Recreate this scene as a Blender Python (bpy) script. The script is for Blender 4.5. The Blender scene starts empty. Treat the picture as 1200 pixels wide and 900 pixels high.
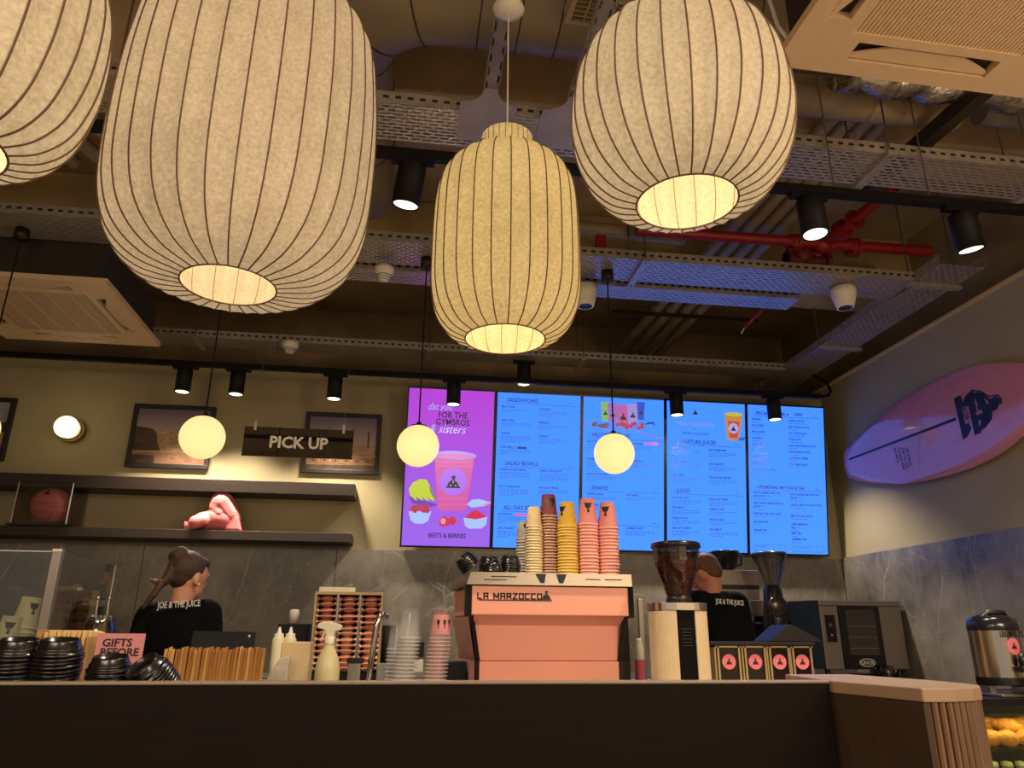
import bpy, math, random
from mathutils import Vector, Matrix, Euler, Quaternion
random.seed(7)
SC = bpy.context.scene
COL = SC.collection
D2R = math.pi / 180

# ------------------------------------------------------------------ camera
FPX = 866.0
CAMZ = 1.25
PITCH, YAW, ROLL = 18.73 * D2R, 7.93 * D2R, 0.375 * D2R
cam_d = bpy.data.cameras.new('camera')
cam_d.sensor_fit = 'HORIZONTAL'
cam_d.sensor_width = 36.0
cam_d.lens = 36.0 * FPX / 1200.0
cam_d.clip_start = 0.05
cam = bpy.data.objects.new('camera', cam_d)
COL.objects.link(cam)
cF = Vector((math.sin(YAW) * math.cos(PITCH), math.cos(YAW) * math.cos(PITCH), math.sin(PITCH)))
_r = Vector((math.cos(YAW), -math.sin(YAW), 0))
_u = _r.cross(cF)
cR = math.cos(ROLL) * _r + math.sin(ROLL) * _u
cU = math.cos(ROLL) * _u - math.sin(ROLL) * _r
m3 = Matrix((cR, cU, -cF)).transposed()
cam.matrix_world = Matrix.Translation((0, 0, CAMZ)) @ m3.to_4x4()
SC.camera = cam

# ------------------------------------------------------------------ world, exposure, added fill lights
SC.view_settings.view_transform = 'Standard'
SC.view_settings.look = 'None'
SC.view_settings.exposure = 0.0
SC.view_settings.gamma = 1.0
SC.cycles.use_denoising = True
SC.cycles.max_bounces = 10
SC.cycles.transparent_max_bounces = 64
SC.cycles.sample_clamp_indirect = 4.0
w = bpy.data.worlds.new('world')
SC.world = w
w.use_nodes = True
w.node_tree.nodes['Background'].inputs[0].default_value = (1.0, 0.90, 0.78, 1)
w.node_tree.nodes['Background'].inputs[1].default_value = 0.40

def lamp(kind, name, loc, energy, color, size=0.2, rot=(0, 0, 0), **kw):
    d = bpy.data.lights.new(name, kind)
    d.energy = energy
    d.color = color
    if kind == 'AREA':
        d.shape = 'RECTANGLE'
        d.size = size[0]
        d.size_y = size[1]
    elif kind in ('POINT', 'SPOT'):
        d.shadow_soft_size = size
    for k, v in kw.items():
        setattr(d, k, v)
    o = bpy.data.objects.new(name, d)
    o.location = loc
    o.rotation_euler = rot
    COL.objects.link(o)
    return o

WARM = (1.0, 0.72, 0.42)
# added room fill: unseen area lights behind the camera
lamp('AREA', 'fill_area', (-1.5, -2.2, 3.2), 160, (1, 0.84, 0.64), (1.6, 1.6))
lamp('AREA', 'fill_area', (2.0, -2.0, 3.2), 190, (1, 0.84, 0.64), (1.6, 1.6))
# more added fill: bare point lights out of view
for q, e in (((-2.2, -0.3, 2.3), 40), ((2.6, -0.2, 2.3), 75), ((2.4, 0.9, 2.0), 10)):
    lamp('POINT', 'fill_point', q, e, WARM, 0.25)

# ------------------------------------------------------------------ pixel helpers (1200 x 900 photograph)
def ray(px, py):
    return cF + cR * ((px - 600) / FPX) - cU * ((py - 450) / FPX)
def at(px, py, Y):
    d = ray(px, py)
    return Vector((0, 0, CAMZ)) + d * (Y / d.y)
def atz(px, py, Z):
    d = ray(px, py)
    return Vector((0, 0, CAMZ)) + d * ((Z - CAMZ) / d.z)
def atx(px, py, X):
    d = ray(px, py)
    return Vector((0, 0, CAMZ)) + d * (X / d.x)

# ------------------------------------------------------------------ materials
def lin(c):
    if isinstance(c, str):
        c = tuple(int(c[i:i + 2], 16) / 255 for i in (0, 2, 4))
    return tuple((x / 12.92 if x <= 0.04045 else ((x + 0.055) / 1.055) ** 2.4) for x in c)
_M = {}
def mat(name, col, rough=0.5, metal=0.0, noise=0.0, nscale=20.0, bump=0.0, bscale=None, spec=None, stretch=None, coat=0.0):
    if name in _M:
        return _M[name]
    m = bpy.data.materials.new(name)
    m.use_nodes = True
    nt = m.node_tree
    b = nt.nodes['Principled BSDF']
    c = lin(col)
    b.inputs['Roughness'].default_value = rough
    b.inputs['Metallic'].default_value = metal
    if spec is not None:
        b.inputs['Specular IOR Level'].default_value = spec
    if coat:
        b.inputs['Coat Weight'].default_value = coat
    tc = nt.nodes.new('ShaderNodeTexCoord')
    mp = nt.nodes.new('ShaderNodeMapping')
    nt.links.new(tc.outputs['Object'], mp.inputs[0])
    if stretch:
        mp.inputs['Scale'].default_value = stretch
    nz = nt.nodes.new('ShaderNodeTexNoise')
    nz.inputs['Scale'].default_value = nscale
    nz.inputs['Detail'].default_value = 5
    nt.links.new(mp.outputs[0], nz.inputs['Vector'])
    rp = nt.nodes.new('ShaderNodeValToRGB')
    k = noise if noise else 0.04
    rp.color_ramp.elements[0].position = 0.3
    rp.color_ramp.elements[1].position = 0.7
    rp.color_ramp.elements[0].color = tuple(x * (1 - k) for x in c) + (1,)
    rp.color_ramp.elements[1].color = tuple(min(1, x * (1 + k)) for x in c) + (1,)
    nt.links.new(nz.outputs['Fac'], rp.inputs[0])
    nt.links.new(rp.outputs[0], b.inputs['Base Color'])
    if bump:
        bp = nt.nodes.new('ShaderNodeBump')
        bp.inputs['Strength'].default_value = bump
        bp.inputs['Distance'].default_value = 0.01
        n2 = nz
        if bscale:
            n2 = nt.nodes.new('ShaderNodeTexNoise')
            n2.inputs['Scale'].default_value = bscale
            n2.inputs['Detail'].default_value = 4
            nt.links.new(mp.outputs[0], n2.inputs['Vector'])
        nt.links.new(n2.outputs['Fac'], bp.inputs['Height'])
        nt.links.new(bp.outputs[0], b.inputs['Normal'])
    _M[name] = m
    return m
def emit(name, col, strength=1.0, diffuse=None):
    if name in _M:
        return _M[name]
    m = bpy.data.materials.new(name)
    m.use_nodes = True
    b = m.node_tree.nodes['Principled BSDF']
    c = lin(col)
    b.inputs['Base Color'].default_value = (tuple(lin(diffuse)) if diffuse else (0.02, 0.02, 0.02)) + (1,)
    b.inputs['Roughness'].default_value = 0.35
    b.inputs['Emission Color'].default_value = c + (1,)
    b.inputs['Emission Strength'].default_value = strength
    _M[name] = m
    return m
def glass(name, tint='ffffff', mixf=0.12, rough=0.05):
    """thin clear sheet: mostly see-through with a glossy skin"""
    if name in _M:
        return _M[name]
    m = bpy.data.materials.new(name)
    m.use_nodes = True
    nt = m.node_tree
    nt.nodes.clear()
    out = nt.nodes.new('ShaderNodeOutputMaterial')
    tr = nt.nodes.new('ShaderNodeBsdfTransparent')
    tr.inputs[0].default_value = lin(tint) + (1,)
    gl = nt.nodes.new('ShaderNodeBsdfGlossy')
    gl.inputs['Roughness'].default_value = rough
    fr = nt.nodes.new('ShaderNodeFresnel')
    fr.inputs[0].default_value = 1.45
    ad = nt.nodes.new('ShaderNodeMath')
    ad.operation = 'MULTIPLY_ADD'
    ad.inputs[1].default_value = 0.8
    ad.inputs[2].default_value = mixf
    nt.links.new(fr.outputs[0], ad.inputs[0])
    mx = nt.nodes.new('ShaderNodeMixShader')
    nt.links.new(ad.outputs[0], mx.inputs[0])
    nt.links.new(tr.outputs[0], mx.inputs[1])
    nt.links.new(gl.outputs[0], mx.inputs[2])
    nt.links.new(mx.outputs[0], out.inputs[0])
    _M[name] = m
    return m

# ------------------------------------------------------------------ mesh builder
class MB:
    def __init__(s):
        s.v, s.f, s.mi, s.sm = [], [], [], []
        s.M = Matrix.Identity(4)
    def add(s, vs, fs, mi=0, smooth=False):
        o = len(s.v)
        s.v += [tuple(s.M @ Vector(p)) for p in vs]
        for f in fs:
            s.f.append([i + o for i in f])
            s.mi.append(mi)
            s.sm.append(smooth)
        return s
    def box(s, x0, x1, y0, y1, z0, z1, mi=0):
        vs = [(x, y, z) for x in (x0, x1) for y in (y0, y1) for z in (z0, z1)]
        return s.add(vs, [(0, 1, 3, 2), (4, 6, 7, 5), (0, 4, 5, 1), (2, 3, 7, 6), (0, 2, 6, 4), (1, 5, 7, 3)], mi)
    def cyl(s, p0, p1, r0, r1=None, n=16, mi=0, caps=True):
        return s.tube([p0, p1], [r0, r0 if r1 is None else r1], n, mi, caps)
    def tube(s, path, r, n=10, mi=0, caps=True, closed=False):
        P = [Vector(p) for p in path]
        k = len(P)
        R = r if isinstance(r, (list, tuple)) else [r] * k
        T = []
        for i in range(k):
            a = P[i - 1] if (i > 0 or closed) else P[i]
            b = P[(i + 1) % k] if (i < k - 1 or closed) else P[i]
            T.append((b - a).normalized())
        ref = Vector((0, 0, 1)) if abs(T[0].z) < 0.9 else Vector((1, 0, 0))
        nrm = T[0].cross(ref).normalized()
        vs = []
        for i in range(k):
            if i:
                nrm = (nrm - T[i] * nrm.dot(T[i])).normalized()
            bn = T[i].cross(nrm)
            for j in range(n):
                a = 2 * math.pi * j / n
                vs.append(P[i] + (nrm * math.cos(a) + bn * math.sin(a)) * R[i])
        fs = []
        for i in range(k if closed else k - 1):
            i2 = (i + 1) % k
            for j in range(n):
                fs.append((i * n + j, i * n + (j + 1) % n, i2 * n + (j + 1) % n, i2 * n + j))
        s.add(vs, fs, mi, n > 6)
        if caps and not closed:
            s.add([vs[j] for j in range(n)], [tuple(range(n))[::-1]], mi)
            s.add([vs[(k - 1) * n + j] for j in range(n)], [tuple(range(n))], mi)
        return s
    def lathe(s, prof, n=24, mi=0, c=(0, 0, 0), smooth=True):
        vs, fs = [], []
        for (r, z) in prof:
            for j in range(n):
                a = 2 * math.pi * j / n
                vs.append((c[0] + r * math.cos(a), c[1] + r * math.sin(a), c[2] + z))
        for i in range(len(prof) - 1):
            for j in range(n):
                fs.append((i * n + j, i * n + (j + 1) % n, (i + 1) * n + (j + 1) % n, (i + 1) * n + j))
        return s.add(vs, fs, mi, smooth)
    def sph(s, c, r, nu=16, nv=10, mi=0, rot=None):
        r = r if isinstance(r, (tuple, list)) else (r, r, r)
        vs, fs = [], []
        Q = rot.to_matrix() if rot else Matrix.Identity(3)
        for i in range(nv + 1):
            t = math.pi * i / nv
            for j in range(nu):
                a = 2 * math.pi * j / nu
                p = Q @ Vector((r[0] * math.sin(t) * math.cos(a), r[1] * math.sin(t) * math.sin(a), r[2] * math.cos(t)))
                vs.append(Vector(c) + p)
        for i in range(nv):
            for j in range(nu):
                fs.append((i * nu + j, (i + 1) * nu + j, (i + 1) * nu + (j + 1) % nu, i * nu + (j + 1) % nu))
        return s.add(vs, fs, mi, True)
    def prism(s, pts, d0, d1, axis='y', mi=0):
        """closed outline pts (a, b) extruded from d0 to d1 along the axis: y -> (a, d, b); z -> (a, b, d); x -> (d, a, b)"""
        mk = {'y': lambda a, b, d: (a, d, b), 'z': lambda a, b, d: (a, b, d), 'x': lambda a, b, d: (d, a, b)}[axis]
        n = len(pts)
        vs = [mk(a, b, d0) for a, b in pts] + [mk(a, b, d1) for a, b in pts]
        fs = [tuple(range(n))[::-1], tuple(range(n, 2 * n))]
        fs += [(i, (i + 1) % n, n + (i + 1) % n, n + i) for i in range(n)]
        return s.add(vs, fs, mi)
    def flat(s, pts, y=0.0, mi=0):
        """flat print in the local XZ plane"""
        return s.add([(a, y, b) for a, b in pts], [tuple(range(len(pts)))], mi)
    def rect(s, x0, x1, z0, z1, y=0.0, mi=0):
        return s.flat([(x0, z0), (x1, z0), (x1, z1), (x0, z1)], y, mi)
    def disc(s, cx, cz, rx, rz=None, y=0.0, mi=0, n=20):
        rz = rx if rz is None else rz
        return s.flat([(cx + rx * math.cos(2 * math.pi * i / n), cz + rz * math.sin(2 * math.pi * i / n)) for i in range(n)], y, mi)
    def mesh(s, name, mats):
        me = bpy.data.meshes.new(name)
        me.from_pydata(s.v, [], s.f)
        for m in (mats if isinstance(mats, (list, tuple)) else [mats]):
            me.materials.append(m)
        me.polygons.foreach_set('material_index', s.mi)
        me.polygons.foreach_set('use_smooth', s.sm)
        me.update()
        return me
    def build(s, name, mats, parent=None, loc=None, rot=None, bevel=0.0, seg=2):
        o = bpy.data.objects.new(name, s.mesh(name, mats))
        COL.objects.link(o)
        if parent:
            o.parent = parent
        if loc is not None:
            o.location = loc
        if rot is not None:
            o.rotation_euler = rot
        if bevel:
            bv = o.modifiers.new('bevel', 'BEVEL')
            bv.width = bevel
            bv.segments = seg
            bv.limit_method = 'ANGLE'
        return o
def tag(o, label=None, cat=None, group=None, kind=None):
    if label: o['label'] = label
    if cat: o['category'] = cat
    if group: o['group'] = group
    if kind: o['kind'] = kind
    return o
def empty(name, loc=(0, 0, 0), rot=(0, 0, 0), label=None, cat=None, group=None):
    o = bpy.data.objects.new(name, None)
    o.empty_display_size = 0.1
    COL.objects.link(o)
    o.location = loc
    o.rotation_euler = rot
    return tag(o, label, cat, group)
def kids(o):
    return [c for c in bpy.data.objects if c.parent == o]
def dup(root, loc=None, rot=None, label=None, group=None):
    def rec(o, par):
        c = o.copy()
        COL.objects.link(c)
        if par: c.parent = par
        for ch in list(o.children): rec(ch, c)
        return c
    r = rec(root, None)
    if loc is not None: r.location = loc
    if rot is not None: r.rotation_euler = rot
    return tag(r, label, None, group)
def text(name, s, m, parent, loc, size, rot=(math.pi / 2, 0, 0), sx=1.0, align='LEFT', bold=0.0, ext=0.0004, shear=0.0, spacing=1.0):
    d = bpy.data.curves.new(name, 'FONT')
    d.body = s
    d.size = size
    d.align_x = align
    d.extrude = ext
    d.offset = bold
    d.shear = shear
    d.space_character = spacing
    d.resolution_u = 2
    d.materials.append(m)
    o = bpy.data.objects.new(name, d)
    COL.objects.link(o)
    o.parent = parent
    o.location = loc
    o.rotation_euler = rot
    o.scale = (sx, 1, 1)
    return o
# seated man with a cap behind a table: the shop's round emblem, as flat outlines in a unit frame
EMB = [[(-.62, -.46), (.62, -.46), (.58, -.33), (-.58, -.33)],
       [(-.5, -.33), (-.44, -.05), (-.24, .14), (-.06, .2), (0, .02), (.06, .2), (.26, .1), (.42, -.08), (.5, -.33)],
       [(.02 + .13 * math.cos(t * .5236), .31 + .15 * math.sin(t * .5236)) for t in range(12)],
       [(-.3, .38), (-.1, .42), (.17, .42), (.2, .54), (.06, .62), (-.1, .58), (-.16, .46)]]
EMB_W = [[(-.04, .16), (.04, .16), (.02, -.1), (-.02, -.1)], [(-.3, -.3), (-.12, -.3), (-.16, -.2), (-.28, -.2)], [(.12, -.3), (.3, -.3), (.28, -.2), (.16, -.2)]]
def emblem(mb, cx, cz, s, y, mi, wi=None, flip=1, dy=-0.0006):
    for p in EMB:
        mb.flat([(cx + a * s, cz + b * s * flip) for a, b in p], y, mi)
    if wi is not None:
        for p in EMB_W:
            mb.flat([(cx + a * s, cz + b * s * flip) for a, b in p], y + dy, wi)
def strips(poly, step=.12):
    """cut a flat outline into narrow vertical strips so that it can be pressed on a curved surface"""
    def clip(p, x, keep_less):
        out = []
        for i in range(len(p)):
            a, b = p[i], p[(i + 1) % len(p)]
            ia, ib = (a[0] <= x) == keep_less or a[0] == x, (b[0] <= x) == keep_less or b[0] == x
            if ia: out.append(a)
            if ia != ib and a[0] != b[0]:
                t = (x - a[0]) / (b[0] - a[0])
                out.append((x, a[1] + (b[1] - a[1]) * t))
        return out
    x0, x1 = min(p[0] for p in poly), max(p[0] for p in poly)
    n = max(1, int(math.ceil((x1 - x0) / step)))
    res = []
    for k in range(n):
        p = clip(poly, x0 + (x1 - x0) * k / n, False) if k else poly
        if k < n - 1 and len(p) > 2: p = clip(p, x0 + (x1 - x0) * (k + 1) / n, True)
        if len(p) > 2: res.append(p)
    return res
STROKES = {'L': [(0, 1, 0, 0), (0, 0, .7, 0)], 'A': [(0, 0, 0, 1), (0, 1, .8, 1), (.8, 1, .8, 0), (0, .45, .8, .45)], 'M': [(0, 0, 0, 1), (0, 1, .5, .25), (.5, .25, 1, 1), (1, 1, 1, 0)],
           'R': [(0, 0, 0, 1), (0, 1, .8, 1), (.8, 1, .8, .5), (.8, .5, 0, .5), (.35, .5, .85, 0)], 'Z': [(0, 1, .8, 1), (.8, 1, 0, 0), (0, 0, .8, 0)],
           'O': [(0, 0, 0, 1), (0, 1, .85, 1), (.85, 1, .85, 0), (.85, 0, 0, 0)], 'C': [(.8, 1, 0, 1), (0, 1, 0, 0), (0, 0, .8, 0)]}
def stroke_text(mb, s, x, z, wd, ht, th, y=0.0, gap=.5, mi=0):
    """angular lettering made of straight bars; returns the end position"""
    for k, ch in enumerate(s):
        if ch == ' ':
            x += wd * .8
            continue
        for (a, b, c, d) in STROKES[ch]:
            p, q = Vector((x + a * wd, z + b * ht)), Vector((x + c * wd, z + d * ht))
            t = (q - p).normalized() * th / 2
            n = Vector((-t.y, t.x))
            mb.flat([tuple(v) for v in (p - t - n, q + t - n, q + t + n, p - t + n)], y - .00003 * k, mi)
        x += wd * (1.0 if ch == 'M' else .82) + wd * gap
    return x
def ordinal(n):
    w = ['', 'first', 'second', 'third', 'fourth', 'fifth', 'sixth', 'seventh', 'eighth', 'ninth', 'tenth', 'eleventh', 'twelfth', 'thirteenth',
         'fourteenth', 'fifteenth', 'sixteenth', 'seventeenth', 'eighteenth', 'nineteenth', 'twentieth']
    if n <= 20: return w[n]
    return ('twenty-' if n < 30 else 'thirty-') + w[n % 10]

# common materials
BLACK = mat('black_plastic', '141313', 0.35)
BLACKMATT = mat('black_matt_paint', '0e0c0b', 0.6, spec=.25)
STEEL = mat('brushed_steel', 'b5aca2', 0.3, 1.0, 0.06, 30, stretch=(1, 1, 12))
CHROME = mat('chrome', 'd8d4cf', 0.08, 1.0)
WHITEP = mat('white_plastic', 'e0d8cc', 0.45)
# ================================================================== the setting
XW, YW, ZTOP = 3.447, 5.6, 3.235
XL = -6.0
PAINT = mat('olive_wall_paint', '9d906f', 0.85, 0, 0.05, 3, 0.06, 120)
SLAB = mat('bare_concrete', 'a08a6a', 0.9, 0, 0.35, 1.6, 0.5, 14)
SLABLIGHT = mat('lit_concrete', 'b09a68', 0.9, 0, 0.3, 2.2, 0.4, 10)  # lighter copy of the concrete, with the light on the far beam in its colour
FLOORM = mat('pale_floor_tile', '8f8272', 0.5, 0, 0.1, 3)

def stone_mat():
    m = bpy.data.materials.new('grey_veined_stone')
    m.use_nodes = True
    nt = m.node_tree
    b = nt.nodes['Principled BSDF']
    b.inputs['Roughness'].default_value = 0.42
    tc = nt.nodes.new('ShaderNodeTexCoord')
    n1 = nt.nodes.new('ShaderNodeTexNoise')
    n1.inputs['Scale'].default_value = 2.2
    n1.inputs['Detail'].default_value = 8
    n1.inputs['Roughness'].default_value = 0.65
    nt.links.new(tc.outputs['Object'], n1.inputs['Vector'])
    r1 = nt.nodes.new('ShaderNodeValToRGB')
    r1.color_ramp.elements[0].position = 0.3
    r1.color_ramp.elements[0].color = lin('4b463f') + (1,)
    r1.color_ramp.elements[1].position = 0.72
    r1.color_ramp.elements[1].color = lin('8f877c') + (1,)
    nt.links.new(n1.outputs['Fac'], r1.inputs[0])
    # fine criss-cross veins: thin cell edges, broken up by noise
    last = r1.outputs[0]
    wn = nt.nodes.new('ShaderNodeTexNoise'); wn.inputs['Scale'].default_value = 2.5; wn.inputs['Detail'].default_value = 3
    nt.links.new(tc.outputs['Object'], wn.inputs['Vector'])
    wv = nt.nodes.new('ShaderNodeVectorMath'); wv.operation = 'SCALE'; wv.inputs['Scale'].default_value = 0.16
    nt.links.new(wn.outputs['Color'], wv.inputs[0])
    wa = nt.nodes.new('ShaderNodeVectorMath'); wa.operation = 'ADD'
    nt.links.new(tc.outputs['Object'], wa.inputs[0]); nt.links.new(wv.outputs[0], wa.inputs[1])
    for sc, wd, colr, rz in ((2.4, 0.008, 'b8ac9a', 0.8), (4.5, 0.012, 'a39785', -0.7), (8.0, 0.018, '968b7a', 0.6), (14.0, 0.03, '8b8070', -0.9)):
        mp = nt.nodes.new('ShaderNodeMapping')
        mp.inputs['Rotation'].default_value = (rz, rz, 0.5)
        mp.inputs['Scale'].default_value = (1, 1, 0.4)
        vo = nt.nodes.new('ShaderNodeTexVoronoi'); vo.feature = 'DISTANCE_TO_EDGE'; vo.inputs['Scale'].default_value = sc
        nt.links.new(wa.outputs[0], mp.inputs[0]); nt.links.new(mp.outputs[0], vo.inputs['Vector'])
        mr = nt.nodes.new('ShaderNodeMapRange')
        mr.inputs['From Min'].default_value = 0.0; mr.inputs['From Max'].default_value = wd
        mr.inputs['To Min'].default_value = 0.8; mr.inputs['To Max'].default_value = 0.0
        nt.links.new(vo.outputs['Distance'], mr.inputs['Value'])
        nb = nt.nodes.new('ShaderNodeTexNoise'); nb.inputs['Scale'].default_value = sc * 1.3; nb.inputs['Detail'].default_value = 3
        nt.links.new(mp.outputs[0], nb.inputs['Vector'])
        gt = nt.nodes.new('ShaderNodeMapRange'); gt.inputs['From Min'].default_value = 0.42; gt.inputs['From Max'].default_value = 0.66
        nt.links.new(nb.outputs['Fac'], gt.inputs['Value'])
        ml = nt.nodes.new('ShaderNodeMath'); ml.operation = 'MULTIPLY'
        nt.links.new(mr.outputs[0], ml.inputs[0]); nt.links.new(gt.outputs[0], ml.inputs[1])
        mx = nt.nodes.new('ShaderNodeMix'); mx.data_type = 'RGBA'
        nt.links.new(ml.outputs[0], mx.inputs['Factor']); nt.links.new(last, mx.inputs['A'])
        mx.inputs['B'].default_value = lin(colr) + (1,)
        last = mx.outputs['Result']
    nt.links.new(last, b.inputs['Base Color'])
    return m
STONE = stone_mat()

def struct(o): return tag(o, kind='structure')
struct(MB().box(XL, 3.75, -4.5, 6.6, -0.1, 0).build('floor', FLOORM))
struct(MB().box(XL, XW + 0.1, YW, YW + 0.1, 0, 3.2).build('wall_back', PAINT))
wr = struct(MB().box(XW, XW + 0.1, -4.5, YW, 0, ZTOP).build('wall_right', PAINT))
struct(MB().box(XW - 0.012, XW + 0.16, -4.5, YW + 0.1, ZTOP, ZTOP + 0.03).build('trim_1', mat('lit_cornice', 'c2a670', 0.7), bevel=0.006))  # paler colour paints the light caught by the ledge
struct(MB().box(XL - 0.1, XL, -4.5, 6.6, 0, 4.1).build('wall_left', PAINT))
# upper void behind the linings
struct(MB().box(XL, 3.75, 6.5, 6.6, 0, 4.1).build('wall_upper_back', SLAB))
struct(MB().box(3.65, 3.75, -4.5, 6.5, 0, 4.1).build('wall_upper_right', mat('olive_concrete', '8f7c52', 0.9, 0, 0.2, 3)))
ce = struct(MB().box(XL, 3.75, -4.5, 6.6, 4.1, 4.3).build('ceiling', SLAB))
for i, (y, z, h) in enumerate(((4.5, 3.62, 0.3), (2.95, 3.72, 0.3), (0.45, 3.8, 0.35))):
    b = MB().box(XL, 3.65, y, y + h, z, 4.1).build('ceiling_beam', SLABLIGHT if i == 0 else SLAB, ce, bevel=0.012)
# stone lining: slabs with open joints
tb = struct(MB().box(XL, XW - 0.02, YW - 0.012, YW, 0, 1.825).build('trim_2', mat('dark_joint', '2a2520', 0.9)))
x = XW - 0.02
for wd in (1.3, 1.32, 1.3, 1.32, 1.3, 1.32, 1.3):
    MB().box(x - wd, x - 0.003, YW - 0.022, YW - 0.010, 0, 1.832).build('stone_slab', STONE, tb, bevel=0.002)
    x -= wd
tr = struct(MB().box(XW - 0.012, XW, -1.0, YW, 0, 1.835).build('trim_3', mat('dark_joint', '2a2520', 0.9)))
y = YW - 0.023
for wd in (1.3, 1.3, 1.3, 1.3):
    MB().box(XW - 0.022, XW - 0.010, y - wd, y - 0.003, 0, 1.841).build('stone_slab', STONE, tr, bevel=0.002)
    y -= wd

# ================================================================== counter
WOOD = mat('dark_stained_oak', '130a05', 0.6, 0, 0.25, 6, 0.04, 40, stretch=(1, 1, 8), spec=.12)
WALNUT = mat('brown_oak_veneer', '6e5039', 0.5, 0, 0.18, 5, 0.1, 40, stretch=(6, 6, 1))
TAUPE = mat('taupe_laminate', '9b7f66', 0.5, 0, 0.06, 4)
YC = 2.08
ZC = 1.134
ZB = 1.045          # worktop behind the raised front
ct = empty('service_counter', (0, YC, 0), label='long dark brown service counter across the front of the picture', cat='counter')
MB().box(-4.2, 1.19, 0, 0.035, 0, ZC - 0.008).build('front_panel', WOOD, ct)
MB().box(-4.2, 1.19, -0.004, 0.04, ZC - 0.008, ZC).build('edge_trim', mat('edge_highlight', '9a8a78', 0.35, 0.6), ct, bevel=0.002)  # pale strip stands in for the thin highlight on the counter edge
wk = empty('work_counter', (0, YC + .045, 0), label='work counter behind the raised front carrying the coffee machines', cat='counter')
MB().box(-4.2, 1.18, 0.0, 0.36, ZB - 0.04, ZB).build('worktop', mat('stainless_worktop', '9a948c', 0.35, 0.9), wk)
MB().box(-4.2, 1.75, 0.36, 1.72, ZB - 0.04, ZB).build('worktop', mat('stainless_worktop', '9a948c', 0.35, 0.9), wk)
MB().box(-4.2, 1.15, 0.05, 1.68, 0, ZB - 0.04).build('cabinet', BLACKMATT, wk)
# end block with rounded slatted face
foot = [(1.235, 2.42), (1.19, 2.06), (1.245, 1.762), (1.275, 1.757), (1.33, 1.76), (1.39, 1.777), (1.44, 1.81), (1.478, 1.86), (1.50, 1.93), (1.505, 2.1), (1.45, 2.42)]
eb = empty('end_block', (1.3, 2.1, 0), label='rounded end block with vertical brown slats and pale taupe top at counter end', cat='counter block')
def inset(p, k): return [(1.35 + (a - 1.35) * k - 1.3, 2.1 + (b - 2.1) * k - 2.1) for a, b in p]
MB().prism(inset(foot, 0.93), 0, ZC - 0.03, 'z').build('core', mat('block_side_oak', '3d2c1e', 0.5, 0, 0.15, 5, stretch=(6, 6, 1)), eb)
MB().prism(inset(foot, 1.0), ZC - 0.032, ZC, 'z').build('top', TAUPE, eb, bevel=0.004)
MB().prism([(1.235 - 1.3, .32), (1.19 - 1.3, -.04), (1.243 - 1.3, -.338), (1.258 - 1.3, -.338), (1.21 - 1.3, -.04), (1.25 - 1.3, .32)], 0, ZC - 0.033, 'z').build('side_panel', mat('block_side_oak', '4a3727', 0.5), eb)
# slats along the curve
crv = [Vector((a, b, 0)) for a, b in foot[2:10]]
L = [0]
for a, b in zip(crv, crv[1:]): L.append(L[-1] + (b - a).length)
def on(t):
    for i in range(len(crv) - 1):
        if t <= L[i + 1] or i == len(crv) - 2:
            k = (t - L[i]) / (L[i + 1] - L[i])
            return crv[i].lerp(crv[i + 1], k), (crv[i + 1] - crv[i]).normalized()
ns = 25
for i in range(ns):
    p, d = on(L[-1] * (i + 0.5) / ns)
    nrm = Vector((d.y, -d.x, 0))
    q = p - nrm * 0.012 - Vector((1.3, 2.1, 0))
    hw = 0.0072
    pts = [q - d * hw - nrm * .012, q - d * hw + nrm * .004, q - d * hw * .5 + nrm * .009, q + d * hw * .5 + nrm * .009, q + d * hw + nrm * .004, q + d * hw - nrm * .012]
    MB().prism([(a.x, a.y) for a in pts], 0.02, ZC - 0.033, 'z').build('slat', WALNUT, eb)
# back counter along the wall
bc = empty('back_counter', (0, 5.2, 0), label='dark back counter along the stone wall behind the staff', cat='counter')
MB().box(-4.5, 3.4, -0.4, 0.37, 0.96, 1.0).build('top', mat('back_counter_top', '3a342e', 0.4), bc)
MB().box(-4.5, 3.4, -0.34, 0.37, 0, 0.96).build('cabinet', BLACKMATT, bc)

# ================================================================== wall shelves
SHELF = mat('dark_walnut_shelf', '2b1e16', 0.5, 0, 0.2, 5, 0.08, 30, stretch=(1, 8, 8))
for z0, z1, lab in ((2.18, 2.268, 'upper dark walnut floating shelf under the framed pictures'), (1.853, 1.917, 'lower dark walnut floating shelf carrying the basketball case and gloves')):
    s = MB().box(-5.2, -0.385, YW - 0.24, YW, z0, z1).build('wall_shelf', SHELF, bevel=0.003)
    tag(s, lab, 'shelf', 'shelves on the back wall')
for px, py, c, lab in ((491, 761, BLACK, 'black wall socket plate on the stone slab between the clear cups'), (490, 782, WHITEP, 'white wall socket plate low on the stone slab')):
    p = at(px, py, YW - 0.03)
    s = MB().box(-.035, .035, -.006, .008, -.05, .05).build('wall_socket', c, loc=p, bevel=0.003)
    tag(s, lab, 'socket')
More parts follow.
